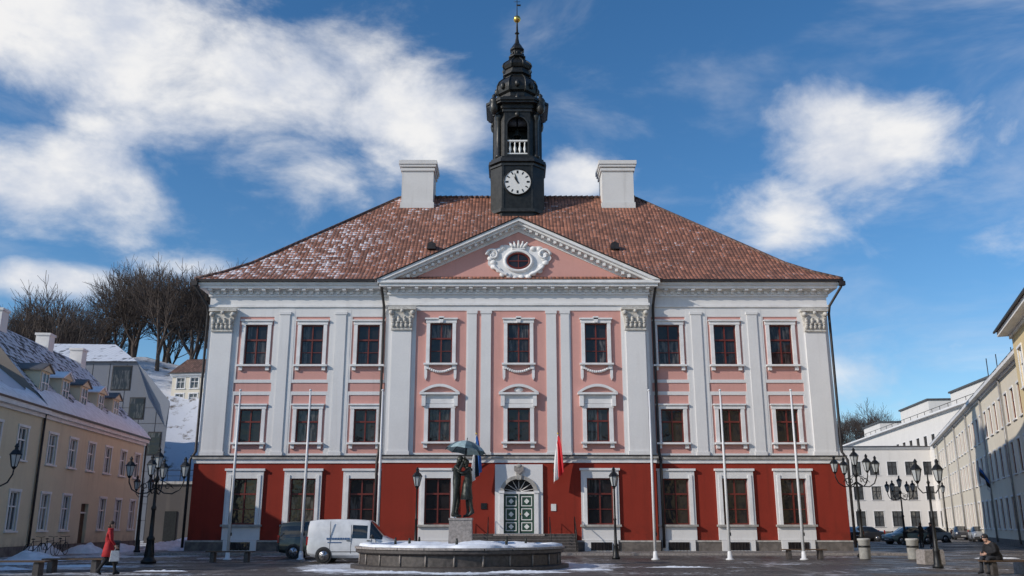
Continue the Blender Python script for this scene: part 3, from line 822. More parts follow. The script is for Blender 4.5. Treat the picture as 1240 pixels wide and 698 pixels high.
# ------------------------------------------------------------------ flags on facade
def flag(name, x, cols, seed):
    P = E(name)
    mb = MB(T(CX, 0))
    p0, p1 = Vector((x, 54.3, 4.7)), Vector((x+.22, 53.5, 6.85))
    mb.tube([p0, p1], .03, 6, POLE)
    mb.ell(p1, (.06, .06, .06), GOLD, 8, 6)
    mb.tube([p0+Vector((0, .1, -.05)), p0+Vector((0, -.1, .1))], .06, 6, METAL)
    mb.obj('pole', P)
    cl = MB(T(CX, 0))
    n, m = 18, 16
    g = {}
    for i in range(n+1):
        for j in range(m+1):
            u = i/n; v = j/m
            top = p1.lerp(p0, .04+.42*u)
            z = top.z-v*(2.15-.25*u)
            spread = (.55*(1-u)-.2)*(v**.5)
            g[i, j] = cl.pv((top.x+spread+.04*math.sin(u*16+v*2+seed)*(.3+v), top.y-.1+.12*math.sin(u*16+seed*2)*(.3+v), z))
    for i in range(n):
        for j in range(m):
            cl.fi([g[i, j], g[i+1, j], g[i+1, j+1], g[i, j+1]], cols[min(len(cols)-1, int(len(cols)*i/n))], True)
    cl.obj('cloth', P, recalc=False)
FB = mat('flag_blue', (.03, .12, .4), .8, .1, 5); FK = mat('flag_black', (.02, .02, .02), .8, .1, 5)
FR = mat('flag_red', (.55, .02, .03), .8, .1, 5)
flag('national_flag', -2.75, [FB, FK, FW], 1)
flag('city_flag', 2.1, [FR, FR, FW, FW], 2)

# ------------------------------------------------------------------ flagpoles
for x in (-13.45, -9.98, -6.4, 6.78, 10.3, 13.8):
    mb = MB(T(x, 44))
    mb.tube([(0, 0, 0), (0, 0, 4), (0, 0, 8.0)], [.075, .06, .04], 10, POLE)
    mb.lathe((0, 0, 0), [(.2, 0), (.2, .05), (.12, .08), (.1, .35), (.08, .4)], 12, POLE)
    mb.ell((0, 0, 8.05), (.07, .07, .06), POLE, 8, 6)
    mb.tube([(.09, 0, 1.2), (.07, 0, 7.8)], .008, 4, METAL)
    mb.box(.06, .12, -.03, .03, 1.1, 1.25, METAL)
    mb.obj('flagpole')

# ------------------------------------------------------------------ street lamps
def lantern(mb, c, s=1.0):
    x, y, z = c
    mb.lathe((x, y, z), [(.03*s, -.12*s), (.07*s, -.06*s), (.11*s, 0)], 6, METAL, False)
    mb.lathe((x, y, z), [(.1*s, 0), (.19*s, .42*s)], 6, LAMPG, False)
    for k in range(6):
        a = k*pi/3
        mb.tube([(x+.105*s*math.cos(a), y+.105*s*math.sin(a), z), (x+.2*s*math.cos(a), y+.2*s*math.sin(a), z+.43*s)], .014*s, 4, METAL)
    mb.lathe((x, y, z), [(.24*s, .42*s), (.22*s, .46*s), (.13*s, .58*s), (.07*s, .62*s), (.06*s, .7*s), (.09*s, .72*s), (.02*s, .84*s)], 6, METAL, False)
def lamp_multi(x, y, H=5.0, rz=0.0, arms=4):
    P = E('street_lamp')
    mb = MB(T(x, y, 0, rz))
    mb.lathe((0, 0, 0), [(.32, 0), (.32, .12), (.24, .18), (.2, .3), (.22, .36), (.17, .5), (.13, .9), (.17, .98), (.17, 1.06), (.1, 1.15), (.075, 2.2), (.11, 2.26), (.11, 2.34), (.07, 2.42), (.055, H-1.5), (.1, H-1.45), (.12, H-1.3), (.06, H-1.2), (.045, H-.9)], 12, METAL)
    for k in range(8):
        a = k*pi/4
        mb.tube([(.2*math.cos(a), .2*math.sin(a), .3), (.14*math.cos(a), .14*math.sin(a), .95)], .02, 4, METAL)
    mb.obj('post', P)
    ar = MB(T(x, y, 0, rz))
    lantern(ar, (0, 0, H-.85), 1.05)
    for k in range(arms):
        a = k*2*pi/arms+.25
        c, s = math.cos(a), math.sin(a)
        pts = []
        for t, (r, z) in enumerate(((.05, H-1.75), (.35, H-1.95), (.7, H-1.98), (1.0, H-1.8), (1.14, H-1.5), (1.15, H-1.35))):
            pts.append((r*c, r*s, z))
        ar.tube(pts, .03, 6, METAL)
        sp = [((.5+.16*math.cos(q)*(1-q/9))*c, (.5+.16*math.cos(q)*(1-q/9))*s, H-1.68+.16*math.sin(q)*(1-q/9)) for q in [j*.55 for j in range(13)]]
        ar.tube(sp, .018, 5, METAL)
        ar.tube([(.06*c, .06*s, H-1.35), (.4*c, .4*s, H-1.5), (.75*c, .75*s, H-1.75)], .015, 5, METAL)
        lantern(ar, (1.15*c, 1.15*s, H-1.22), 1.0)
    ar.obj('arms_and_lanterns', P)
def lamp_single(x, y, H=4.2, dbl=False):
    P = E('street_lamp')
    mb = MB(T(x, y))
    mb.lathe((0, 0, 0), [(.2, 0), (.2, .1), (.15, .16), (.12, .6), (.14, .66), (.08, .75), (.055, 1.8), (.08, 1.85), (.05, 1.92), (.04, H-1.0), (.07, H-.96), (.04, H-.88)], 10, METAL)
    if dbl:
        for s in (-1, 1):
            mb.tube([(0, 0, H-1.3), (s*.25, 0, H-1.35), (s*.42, 0, H-1.15), (s*.42, 0, H-1.0)], .022, 6, METAL)
            lantern(mb, (s*.42, 0, H-.88), 1.0)
        mb.tube([(0, 0, H-.9), (0, 0, H-.2)], [.03, .01], 6, METAL)
    else:
        lantern(mb, (0, 0, H-.84), 1.1)
    mb.obj('post_and_lantern', P)
lamp_multi(-15.6, 40, 4.9, -.1)
lamp_multi(17.95, 47.5, 5.5, -.1)
lamp_multi(32.7, 77, 5.6, .4)
lamp_multi(-19.4, 33, 4.9, .1)
lamp_single(-22.6, 56, 4.6, True)
lamp_single(-4.7, 45.2, 4.3); lamp_single(5.03, 45, 4.3)
lamp_single(16.25, 35.6, 4.15, True)
lamp_single(41.5, 88, 5.5)

# ------------------------------------------------------------------ fountain and statue
def fountain():
    P = E('fountain')
    mb = MB(T(FX, FY))
    mb.lathe((0, 0, 0), [(4.3, 0.0), (4.3, .12), (4.05, .14), (3.95, .16), (3.95, .52), (4.05, .56), (4.12, .6), (4.12, .7), (4.05, .72), (3.5, .72), (3.45, .68), (3.45, .3), (.1, .28)], 64, DGRANITE, False)
    for k in range(24):
        a, b = 2*pi*k/24+.004, 2*pi*(k+1)/24-.004
        pts = [(3.42, a), (4.16, a), (4.16, (a+b)/2), (4.16, b), (3.42, b), (3.42, (a+b)/2)]
        mb.prismz([(r*math.cos(t), r*math.sin(t)) for r, t in pts], .723, .80, GRANITE)
    for k in range(24):
        a = 2*pi*k/24
        mb.tube([(3.97*math.cos(a), 3.97*math.sin(a), .16), (3.97*math.cos(a), 3.97*math.sin(a), .55)], .035, 4, GRANITE)
    mb.obj('basin', P)
    sn = MB(T(FX, FY))
    rows = []
    n, m = 56, 14
    for j in range(m):
        r = 3.5*(1-j/m)+.1
        def zz(x, y): return .80+.08*ss(3.6, 2.2, r)+.22*mnoise.noise(Vector((x*.8, y*.8, 3.1)))*(1 if r < 3.2 else .2)+.06*mnoise.noise(Vector((x*3.5, y*3.5, 0)))
        rows.append([sn.pv((r*math.cos(2*pi*i/n), r*math.sin(2*pi*i/n), zz(r*math.cos(2*pi*i/n), r*math.sin(2*pi*i/n)))) for i in range(n)])
    for j in range(m-1):
        for i in range(n): sn.fi([rows[j][i], rows[j][(i+1) % n], rows[j+1][(i+1) % n], rows[j+1][i]], SNOW, True)
    n = 160
    ri = []
    for i in range(n):
        a = 2*pi*i/n
        q = .6+.9*mnoise.noise(Vector((2.3*math.cos(a), 2.3*math.sin(a), 7)))+.3*mnoise.noise(Vector((9*math.cos(a), 9*math.sin(a), 2)))
        q = max(0, min(1, q))
        rin, rout = 3.40, 3.5+.62*q
        h = .11*q**.5
        ri.append([sn.pv((r*math.cos(a), r*math.sin(a), z)) for r, z in ((rin, .795), (rin+.04, .80+h), ((rin+rout)/2, .80+h*1.2), (rout-.04*q, .80+h*.8), (rout, .795))])
    for i in range(n):
        for j in range(4): sn.fi([ri[i][j], ri[(i+1) % n][j], ri[(i+1) % n][j+1], ri[i][j+1]], SNOW, True)
    sn.obj('snow_on_fountain', P)
    pd = MB(T(FX, FY))
    pd.lathe((0, 0, 0), [(1.15, .3), (1.15, .66), (1.05, .7)], 8, GRANITE, False, pi/8)
    s = .47
    pd.prismz([(-s, -s), (s, -s), (s, s), (-s, s)], .7, 1.78, GRANITE, .94)
    pd.prismz([(-s, -s), (s, -s), (s, s), (-s, s)], 1.783, 1.87, GRANITE, 1.0)
    pd.prismz([(-.55, -.55), (.55, -.55), (.55, .55), (-.55, .55)], .703, .82, GRANITE)
    for k in range(8):
        a = k*pi/4
        pd.lathe((2.6*math.cos(a), 2.6*math.sin(a), .5), [(.06, 0), (.05, .5), (.03, .62)], 8, BRONZE)
    pd.obj('pedestal', P)
fountain()

# ------------------------------------------------------------------ human figures
def skinned(name, joints, edges, M, parent, root):
    names = list(joints)
    me = bpy.data.meshes.new(name)
    me.from_pydata([M @ Vector(joints[n][:3]) for n in names], [(names.index(a), names.index(b)) for a, b, _ in edges], [])
    o = bpy.data.objects.new(name, me); COL.objects.link(o)
    md = o.modifiers.new('skin', 'SKIN'); md.use_smooth_shade = True
    sub = o.modifiers.new('sub', 'SUBSURF'); sub.levels = 2; sub.render_levels = 2
    if not me.skin_vertices: me.skin_vertices.new()
    sc_ = M.to_scale()[0]
    for i, n in enumerate(names):
        v = me.skin_vertices[0].data[i]
        r = joints[n][3]*sc_
        ry = (joints[n][4] if len(joints[n]) > 4 else joints[n][3])*sc_
        v.radius = (r, ry); v.use_root = (n == root)
    bpy.context.view_layer.update()
    dg = bpy.context.evaluated_depsgraph_get()
    ev = o.evaluated_get(dg)
    nm = bpy.data.meshes.new_from_object(ev)
    o.modifiers.clear(); o.data = nm
    nm.materials.clear()
    ms = []
    for _, _, mt in edges:
        if mt not in ms: ms.append(mt)
    for mt in ms: nm.materials.append(mt)
    segs = [(M @ Vector(joints[a][:3]), M @ Vector(joints[b][:3]), ms.index(mt)) for a, b, mt in edges]
    for p in nm.polygons:
        best = 1e9
        for a, b, k in segs:
            ab = b-a; t = max(0, min(1, (p.center-a).dot(ab)/max(ab.length_squared, 1e-9)))
            d = (p.center-(a+ab*t)).length
            if d < best: best = d; p.material_index = k
        p.use_smooth = True
    o.parent = parent
    return o

def human(name, M, pose, top, leg, shoe, skin=SKIN, hair=HAIR, headpitch=0, headyaw=0, hat=None, parent=None, coatflare=None):
    """local frame: faces +X, z up, 1.7 m tall standing"""
    P = parent or E(name)
    J = dict(pelvis=(0, 0, .94, .13, .16), waist=(0, 0, 1.1, .115, .14), chest=(.0, 0, 1.3, .13, .17), collar=(0, 0, 1.44, .08, .09), neck=(.01, 0, 1.5, .052), skull=(.02, 0, 1.58, .05))
    for s, t in ((1, 'l'), (-1, 'r')):
        J['sh'+t] = (0, .17*s, 1.40, .068); J['el'+t] = (-.03, .23*s, 1.13, .05); J['wr'+t] = (.06, .23*s, .90, .034)
        J['hip'+t] = (0, .09*s, .88, .095); J['kn'+t] = (.02, .1*s, .49, .063); J['an'+t] = (-.01, .1*s, .09, .045); J['toe'+t] = (.15, .11*s, .04, .038)
        J['heel'+t] = (-.06, .1*s, .045, .036)
    for k, v in pose.items():
        old = J[k]; J[k] = tuple(v)+tuple(old[3:]) if len(v) == 3 else tuple(v)
    ed = [('pelvis', 'waist', top), ('waist', 'chest', top), ('chest', 'collar', top), ('collar', 'neck', skin), ('neck', 'skull', skin)]
    for t in 'lr':
        ed += [('chest', 'sh'+t, top), ('sh'+t, 'el'+t, top), ('el'+t, 'wr'+t, top), ('pelvis', 'hip'+t, leg), ('hip'+t, 'kn'+t, leg), ('kn'+t, 'an'+t, leg), ('an'+t, 'toe'+t, shoe), ('an'+t, 'heel'+t, shoe)]
    skinned('body', J, ed, M, P, 'pelvis')
    sk = Vector(J['skull'][:3])
    HM = M @ Matrix.Translation(sk) @ Matrix.Rotation(headyaw, 4, 'Z') @ Matrix.Rotation(headpitch, 4, 'Y')
    h = MB(HM)
    h.ell((.0, 0, .04), (.095, .076, .115), skin, 16, 12)
    h.ell((.03, 0, -.035), (.06, .055, .06), skin, 12, 8)
    h.ell((.098, 0, .015), (.018, .013, .026), skin, 8, 6)
    for s in (-1, 1):
        h.ell((.082, .03*s, .04), (.014, .014, .009), FW if skin is SKIN else skin, 8, 6)
        h.ell((.092, .03*s, .04), (.006, .006, .006), HAIR if skin is SKIN else skin, 6, 5)
        h.ell((.085, .03*s, .06), (.012, .02, .005), hair, 6, 5)
        h.ell((.0, .077*s, .03), (.018, .01, .03), skin, 8, 6)
    h.ell((.084, 0, -.028), (.01, .022, .007), REDPAINT if skin is SKIN else skin, 8, 5)
    h.ell((-.018, 0, .065), (.098, .085, .108), hat or hair, 16, 10)
    if hat: h.lathe((-.01, 0, .05), [(.1, 0), (.104, .03), (.1, .06)], 16, hat)
    else: h.ell((-.05, 0, -.01), (.06, .075, .1), hair, 12, 8)
    h.obj('head', P)
    hd = MB(M)
    for t in 'lr':
        w = Vector(J['wr'+t][:3]); e = Vector(J['el'+t][:3])
        d = (w-e).normalized()
        sidev = Vector((1, 0, 0)) if abs(d.x) < .8 else Vector((0, 0, 1))
        a = (sidev-d*sidev.dot(d)).normalized(); n = d.cross(a)
        inn = -n if (n.y*(1 if t == 'l' else -1)) > 0 else n
        q = Matrix((a, n, d)).transposed()
        hd.ell(w+d*.05, (.042, .018, .055), skin, 10, 8, q)
        for k, ln in enumerate((.07, .078, .073, .058)):
            b = w+d*.09+a*(.03-.02*k)
            hd.tube([b, b+d*ln*.45+inn*.008, b+d*ln*.75+inn*.03, b+d*ln*.85+inn*.05], [.0095, .009, .008, .006], 6, skin)
        b = w+d*.03+a*.035
        hd.tube([b, b+a*.025+d*.025, b+a*.03+d*.055+inn*.012], [.012, .010, .008], 6, skin)
    hd.obj('hands', P)
    if coatflare:
        c = MB(M)
        pl = J['pelvis']
        c.lathe((pl[0], pl[1], 0), coatflare, 20, top, True, 0, .85, 1.0)
        cl_ = J['collar']
        c.lathe((cl_[0], cl_[1], cl_[2]+.02), [(.09, -.03), (.095, .03), (.08, .055), (.06, .03)], 14, top)
        c.obj('coat_skirt', P)
    return P

WM_ = T(-13.2, 30.4, 0, R(20), .99)
P = human('pedestrian_woman', WM_,
          dict(hipl=(.02, .085, .88), knl=(.2, .09, .5), anl=(.26, .09, .1), toel=(.42, .1, .07), heell=(.2, .09, .04),
               knr=(-.06, -.09, .48), anr=(-.26, -.09, .16), toer=(-.14, -.1, .045), heelr=(-.32, -.09, .15),
               ell=(-.12, .23, 1.15), wrl=(-.02, .25, .93), elr=(.06, -.23, 1.15), wrr=(.2, -.2, .97)),
          COATR, BLACKC, BLACKC, coatflare=[(.135, 1.16), (.16, 1.0), (.2, .85), (.235, .62), (.22, .6)], headpitch=.12)
mb = MB(WM_)
mb.tube([(.22, -.21, .88), (.2, -.24, .78)], .008, 5, BAG)
mb.M = WM_ @ Matrix.Translation((.22, -.5, 0))
mb.prismz([(-.14, .22), (.14, .22), (.16, .32), (-.16, .32)], .46, .8, BAG, .8)
mb.obj('shopping_bag', P)

P = human('seated_person', T(16.15, 31.1, 0, R(195), 1.0),
          dict(pelvis=(0, 0, .56), waist=(.05, 0, .70), chest=(.16, 0, .90, .15, .19), collar=(.22, 0, 1.03), neck=(.26, 0, 1.08), skull=(.31, 0, 1.15),
               shl=(.2, .18, .99, .075), shr=(.2, -.18, .99, .075), ell=(.2, .26, .74, .06), elr=(.2, -.26, .74, .06), wrl=(.44, .12, .68), wrr=(.44, -.12, .68),
               hipl=(.06, .1, .54), hipr=(.06, -.1, .54), knl=(.47, .14, .53, .08), knr=(.47, -.13, .53, .08), anl=(.42, .14, .1), anr=(.5, -.13, .1),
               toel=(.58, .15, .045), toer=(.66, -.14, .045), heell=(.37, .14, .045), heelr=(.45, -.13, .045)),
          BLACKC, JEANS, BLACKC, headpitch=.35, hat=BLACKC)
mb = MB(T(16.15, 31.1, 0, R(195)))
mb.ell((.1, 0, .78), (.2, .25, .28), BLACKC, 16, 12)
mb.lathe((0.02, 0, .44), [(.2, 0), (.24, .06), (.22, .2), (.16, .3)], 18, BLACKC)
mb.obj('padded_jacket', P)

for (x, y, rz, top, hat) in ((29.2, 66, 2.2, BLACKC, None), (30.1, 66.4, -2.6, JEANS, BLACKC)):
    human('pedestrian', T(x, y, 0, rz, 1.02), dict(knl=(.08, .1, .49), anl=(.06, .1, .09), toel=(.2, .11, .04), heell=(0, .1, .045)), top, JEANS, BLACKC, hat=hat,
          coatflare=[(.14, 1.12), (.16, .98), (.18, .82), (.17, .8)])

def statue():
    P = E('kissing_students_statue')
    s = 1.42
    zb = 1.87
    M1 = T(FX-.2, FY, zb, 0, s)
    human('', M1, dict(pelvis=(.03, 0, .94), waist=(.02, 0, 1.1), chest=(.03, 0, 1.3), neck=(.06, 0, 1.49), skull=(.1, .02, 1.56),
                       ell=(.1, .25, 1.2), wrl=(.33, .14, 1.3), elr=(.1, -.28, 1.3), wrr=(.2, -.2, 1.56),
                       knl=(.05, .1, .49), knr=(-.03, -.1, .49), anr=(-.08, -.1, .09), toer=(.08, -.12, .04), heelr=(-.13, -.1, .045)),
          BRONZE, BRONZE, BRONZE, BRONZE, BRONZE, headpitch=.25, parent=P)
    M2 = T(FX+.27, FY, zb, pi, s*.94)
    human('', M2, dict(pelvis=(.04, 0, .94), chest=(.06, 0, 1.3), neck=(.08, 0, 1.49), skull=(.1, .02, 1.58),
                       ell=(.16, .24, 1.3), wrl=(.38, .1, 1.42), elr=(.16, -.24, 1.28), wrr=(.38, -.12, 1.38),
                       knl=(-.08, .09, .5), anl=(-.14, .09, .16), toel=(-.02, .1, .06), heell=(-.2, .09, .17)),
          BRONZE, BRONZE, BRONZE, BRONZE, BRONZE, headpitch=-.2, parent=P, coatflare=[(.12, 1.12), (.16, .95), (.2, .7), (.22, .55), (.2, .54)])
    UM = mat('umbrella_patina', (.38, .50, .50), .5, .25, 6); UM2 = mat('umbrella_dark', (.08, .13, .15), .5, .3, 6)
    u = MB(Matrix.Translation((FX+.12, FY-.1, zb+2.35)) @ Matrix.Rotation(.12, 4, 'Y') @ Matrix.Rotation(-.1, 4, 'X'))
    n = 8
    prof = [(.02, .72), (.25, .68), (.5, .57), (.72, .42), (.84, .28)]
    for k in range(n):
        for j in range(len(prof)-1):
            for half in (0, 1):
                a0, a1 = 2*pi*(k+half*.5)/n, 2*pi*(k+half*.5+.5)/n
                def pt(r, z, a, edge):
                    sag = (0 if edge else 1)
                    return (r*math.cos(a)*(1-.03*sag), r*math.sin(a)*(1-.03*sag), z+(.0 if edge else .05*r))
                e0, e1 = half == 0, half == 1
                u.face([pt(*prof[j], a0, e0), pt(*prof[j], a1, e1), pt(*prof[j+1], a1, e1), pt(*prof[j+1], a0, e0)], UM if k % 2 else UM2)
        a = 2*pi*k/n
        u.tube([(r*math.cos(a), r*math.sin(a), z-.02) for r, z in prof], .012, 4, METAL)
    u.tube([(0, 0, -.25), (0, 0, .85)], .018, 6, METAL)
    u.obj('umbrella', P)
statue()

# ------------------------------------------------------------------ vehicles
def car_loft(P, M, st, paint, side_glass, ws, rw, mirrors_x, wheels, wr=.31, decal=False, facing_seams=()):
    mb = MB(M)
    def sect(s):
        x, zb, zbelt, zw, zr, hw, hr = s
        return [(x, 0, zb), (x, hw*.88, zb), (x, hw, zb+.13), (x, hw*1.005, zb+(zbelt-zb)*.55), (x, hw*.975, zbelt), (x, hr, zw), (x, hr*.86, zr-.025), (x, hr*.5, zr), (x, 0, zr+.005)]
    R_ = []
    for s in st:
        h = sect(s)
        R_.append([mb.pv(p) for p in h]+[mb.pv((p[0], -p[1], p[2])) for p in h[-2:0:-1]])
    n = len(R_[0])
    for i in range(len(R_)-1):
        x0, x1 = st[i][0], st[i+1][0]; xm = (x0+x1)/2
        for j in range(n):
            k = j if j < 8 else n-1-j
            mt = paint
            if k == 4 and any(a < xm < b for a, b in side_glass): mt = CARGLASS
            if k in (5, 6, 7) and (ws[0] < xm < ws[1] or rw[0] < xm < rw[1]): mt = CARGLASS
            if k in (0,): mt = BUMPER
            mb.fi([R_[i][j], R_[i][(j+1) % n], R_[i+1][(j+1) % n], R_[i+1][j]], mt, True)
    mb.fi(R_[0][::-1], paint); mb.fi(R_[-1], paint)
    o = mb.obj('body', P)
    md = o.modifiers.new('b', 'BEVEL'); md.width = .02; md.segments = 2; md.limit_method = 'ANGLE'; md.angle_limit = R(35)
    x0, x1 = st[0][0], st[-1][0]
    hw = max(s[5] for s in st)
    wl = MB(M)
    for wx in wheels:
        for s in (-1, 1):
            pts = [(wx+(wr+.05)*math.cos(a), wr+.01+(wr+.05)*math.sin(a)) for a in [2*pi*k/28 for k in range(28)]]
            ya, yb = sorted((s*(hw+.008), s*(hw-.25)))
            wl.prism(pts, ya, yb, BUMPER)
            WM = M @ Matrix.Translation((wx, s*(hw-.1), wr)) @ Matrix.Rotation(s*-pi/2, 4, 'X')
            w2 = MB(WM)
            w2.lathe((0, 0, 0), [(wr*.6, -.1), (wr*.95, -.1), (wr, -.06), (wr, .09), (wr*.95, .12), (wr*.68, .125), (wr*.66, .1)], 28, RUBBER)
            w2.lathe((0, 0, 0), [(wr*.66, .09), (wr*.64, .125), (wr*.2, .115), (wr*.16, .13), (.01, .13)], 20, CHROME)
            for q in range(5):
                a = q*2*pi/5
                w2.tube([(.04*math.cos(a), .04*math.sin(a), .128), (wr*.58*math.cos(a), wr*.58*math.sin(a), .126)], .02, 5, BUMPER)
            w2.obj('wheel', P)
    wl.obj('wheel_arches', P)
    d = MB(M)
    fz = st[-1][1]; rz_ = st[0][1]
    d.box(x1-.2, x1+.04, -hw*.86, hw*.86, fz-.05, fz+.17, BUMPER)
    d.box(x0-.05, x0+.15, -hw*.9, hw*.9, rz_-.05, rz_+.2, BUMPER)
    for s in (-1, 1):
        d.ell((x1-.16, s*hw*.72, fz+.38), (.2, .13, .11), HEADL, 10, 8)
        d.box(x0-.03, x0+.06, s*hw*.86-.06, s*hw*.86+.06, .75, 1.1, TAILL)
        d.ell((mirrors_x, s*(hw+.1), st[len(st)//2][2]+.1), (.07, .1, .09), BUMPER, 10, 8)
        if decal: d.box(*sorted((x0+.5, x1-.6)), *sorted((s*(hw+.002), s*(hw-.05))), .45, .53, BUMPER)
        for (sx, z0, z1) in facing_seams:
            d.box(sx-.008, sx+.008, *sorted((s*(hw+.0065), s*(hw-.03))), z0, z1, BUMPER)
        d.box(x1+.0, x1+.05, -.25, .25, fz+.05, fz+.15, FW)
        d.box(x0-.06, x0, -.26, .26, .6, .71, FW)
        for sx in ([q[0]-.12 for q in facing_seams[:2]]):
            d.box(sx-.07, sx+.07, *sorted((s*(hw+.02), s*(hw-.02))), .92, .95, BUMPER)
    if decal:
        for s in (-1, 1):
            yy = s*(hw+.0075)
            rnd = random.Random(5)
            x = -1.15
            for k in range(9):
                wd = .05+.05*rnd.random()
                d.box(x, x+wd, *sorted((yy, yy-s*.02)), .98, 1.06, DECAL); x += wd+.03
            d.box(-1.1, -.5, *sorted((yy, yy-s*.02)), .84, .88, DECAL)
    d.obj('lights_and_trim', P)

van = [(-2.02, .36, 1.0, 1.5, 1.62, .74, .62), (-1.96, .30, 1.02, 1.6, 1.78, .82, .72), (-1.6, .22, 1.03, 1.6, 1.83, .85, .75), (-.6, .2, 1.03, 1.6, 1.85, .85, .75), (-.1, .2, 1.03, 1.6, 1.84, .85, .75), (-.04, .2, 1.03, 1.6, 1.84, .85, .75),
       (.62, .2, 1.02, 1.57, 1.80, .85, .74), (.72, .2, 1.02, 1.54, 1.76, .85, .735), (1.28, .2, .98, 1.04, 1.14, .85, .75), (1.5, .2, .93, .98, 1.04, .84, .72), (1.8, .22, .82, .88, .93, .81, .68), (1.97, .26, .62, .7, .76, .76, .62), (2.05, .32, .5, .56, .6, .68, .55)]
P = E('white_delivery_van')
car_loft(P, T(-6.95, 41.3, 0, 0), van, VANW, [(-.04, .62), (.72, 1.1)], (.72, 1.28), (-2.1, -1.97), .85, (-1.25, 1.3), .31, True, [(-.08, .4, 1.6), (.8, .4, 1.0), (-1.0, .4, 1.75), (1.0, .6, .98)])
P = E('dark_minivan')
mv = [(-2.1, .4, .95, 1.45, 1.55, .76, .62), (-2.0, .3, .98, 1.52, 1.7, .86, .7), (-1.5, .24, .98, 1.55, 1.76, .88, .74), (-.4, .22, .98, 1.56, 1.78, .88, .74), (.5, .22, .96, 1.5, 1.72, .88, .72), (1.25, .22, .93, 1.0, 1.08, .88, .74), (1.7, .22, .85, .9, .95, .86, .7), (2.0, .26, .66, .72, .8, .8, .62), (2.12, .32, .5, .56, .62, .7, .55)]
car_loft(P, T(-9.4, 46.3, 0, 0), mv, CARG, [(-1.9, -.5), (-.4, 1.1)], (.5, 1.25), (-2.09, -2.0), .9, (-1.3, 1.35), .32, False, [(-.45, .4, 1.5), (.45, .4, 1.0)])
sedan = [(-2.1, .4, .85, .9, .95, .76, .6), (-2.0, .3, .9, .93, 1.0, .83, .66), (-1.6, .22, .93, .97, 1.05, .86, .7), (-1.0, .2, .93, 1.32, 1.42, .86, .6), (-.3, .2, .92, 1.36, 1.48, .86, .6), (.3, .2, .91, 1.34, 1.45, .86, .6), (1.0, .2, .9, .94, 1.0, .86, .7), (1.6, .22, .8, .84, .9, .84, .68), (1.98, .26, .62, .68, .74, .78, .6), (2.1, .32, .5, .56, .6, .7, .5)]
def sed(name, x, y, rz, paint):
    P = E(name)
    car_loft(P, T(x, y, 0, rz), sedan, paint, [(-1.5, .9)], (.3, 1.0), (-1.6, -1.0), .75, (-1.3, 1.3), .31, False, [(-.3, .35, .9), (.75, .35, .9)])
sed('parked_car', 34.2, 80, R(195), CARL)
sed('parked_car', 39.5, 88, R(195), CARS)
sed('parked_car', 35.5, 94, R(180), CARD)
sed('parked_car', 46.5, 92, R(250), CARS)
sed('parked_car', 31.6, 88, R(100), CARD)
sed('parked_car', 50.5, 104, R(250), CARD)

# ------------------------------------------------------------------ benches, bins, blocks
def bench(x, y, rz=0, L=2.1):
    P = E('park_bench')
    mb = MB(T(x, y, 0, rz))
    for k in range(4):
        mb.box(-L/2, L/2, -.22+k*.115, -.22+k*.115+.095, .42, .47, WOOD)
    for s in (-1, 1):
        mb.box(s*L*.36-.09, s*L*.36+.09, -.2, .2, 0, .4, DGRANITE)
        mb.box(s*L*.36-.06, s*L*.36+.06, -.22, .22, .38, .418, METAL)
    mb.obj('seat_and_supports', P)
for b in ((-16.3, 30.6, .05), (-15.3, 32.6, .02), (-12.6, 41.6, 0), (14.15, 45, 0), (-18.6, 30.4, .05), (16.6, 31.0, .15)): bench(*b)
def bin_(x, y, m=CONCRETE):
    mb = MB(T(x, y))
    mb.lathe((0, 0, 0), [(.22, 0), (.26, .04), (.27, .85), (.3, .88), (.3, .96), (.22, .98), (.2, .9), (.2, .6)], 20, m)
    mb.lathe((0, 0, 0), [(.275, .55), (.28, .57), (.28, .62), (.275, .64)], 20, METAL)
    mb.obj('litter_bin')
bin_(17.0, 44.8); bin_(-16.6, 38.6, DGRANITE); bin_(19.2, 44.5)
def block(x, y, w, d, h, rz=0):
    mb = MB(T(x, y, 0, rz))
    mb.prismz([(-w/2, -d/2), (w/2, -d/2), (w/2, d/2), (-w/2, d/2)], 0, h, GRANITE, .97)
    mb.prismz([(-w/2+.03, -d/2+.03), (w/2-.03, -d/2+.03), (w/2-.03, d/2-.03), (-w/2+.03, d/2-.03)], h+.003, h+.04, GRANITE, .95)
    mb.obj('stone_block')
block(17.75, 39.5, .9, .7, .55, .1); block(17.6, 31.5, 1.0, .7, .42, .2)
def bicycle(x, y, rz):
    P = E('bicycle'); mb = MB(T(x, y, 0, rz))
    for wx in (-.52, .52):
        mb.tube([(wx+.33*math.cos(a), 0, .34+.33*math.sin(a)) for a in [2*pi*k/24 for k in range(25)]], .018, 6, RUBBER, caps=False)
        for k in range(8):
            a = k*pi/4; mb.tube([(wx, 0, .34), (wx+.32*math.cos(a), 0, .34+.32*math.sin(a))], .003, 3, CHROME)
    for a, b in (((-.52, .34), (-.1, .3)), ((-.1, .3), (-.22, .82)), ((-.22, .82), (-.52, .34)), ((-.2, .74), (.38, .78)), ((-.1, .3), (.4, .7)), ((.52, .34), (.36, .95))):
        mb.tube([(a[0], 0, a[1]), (b[0], 0, b[1])], .018, 6, METAL)
    mb.tube([(.3, -.26, 1.0), (.37, 0, .97), (.3, .26, 1.0)], .014, 6, METAL)
    mb.ell((-.24, 0, .88), (.13, .07, .035), RUBBER, 10, 6)
    mb.obj('frame_and_wheels', P)
for k in range(3): bicycle(-24.9+.05*k, 48.5+k*1.3, R(80+6*k))

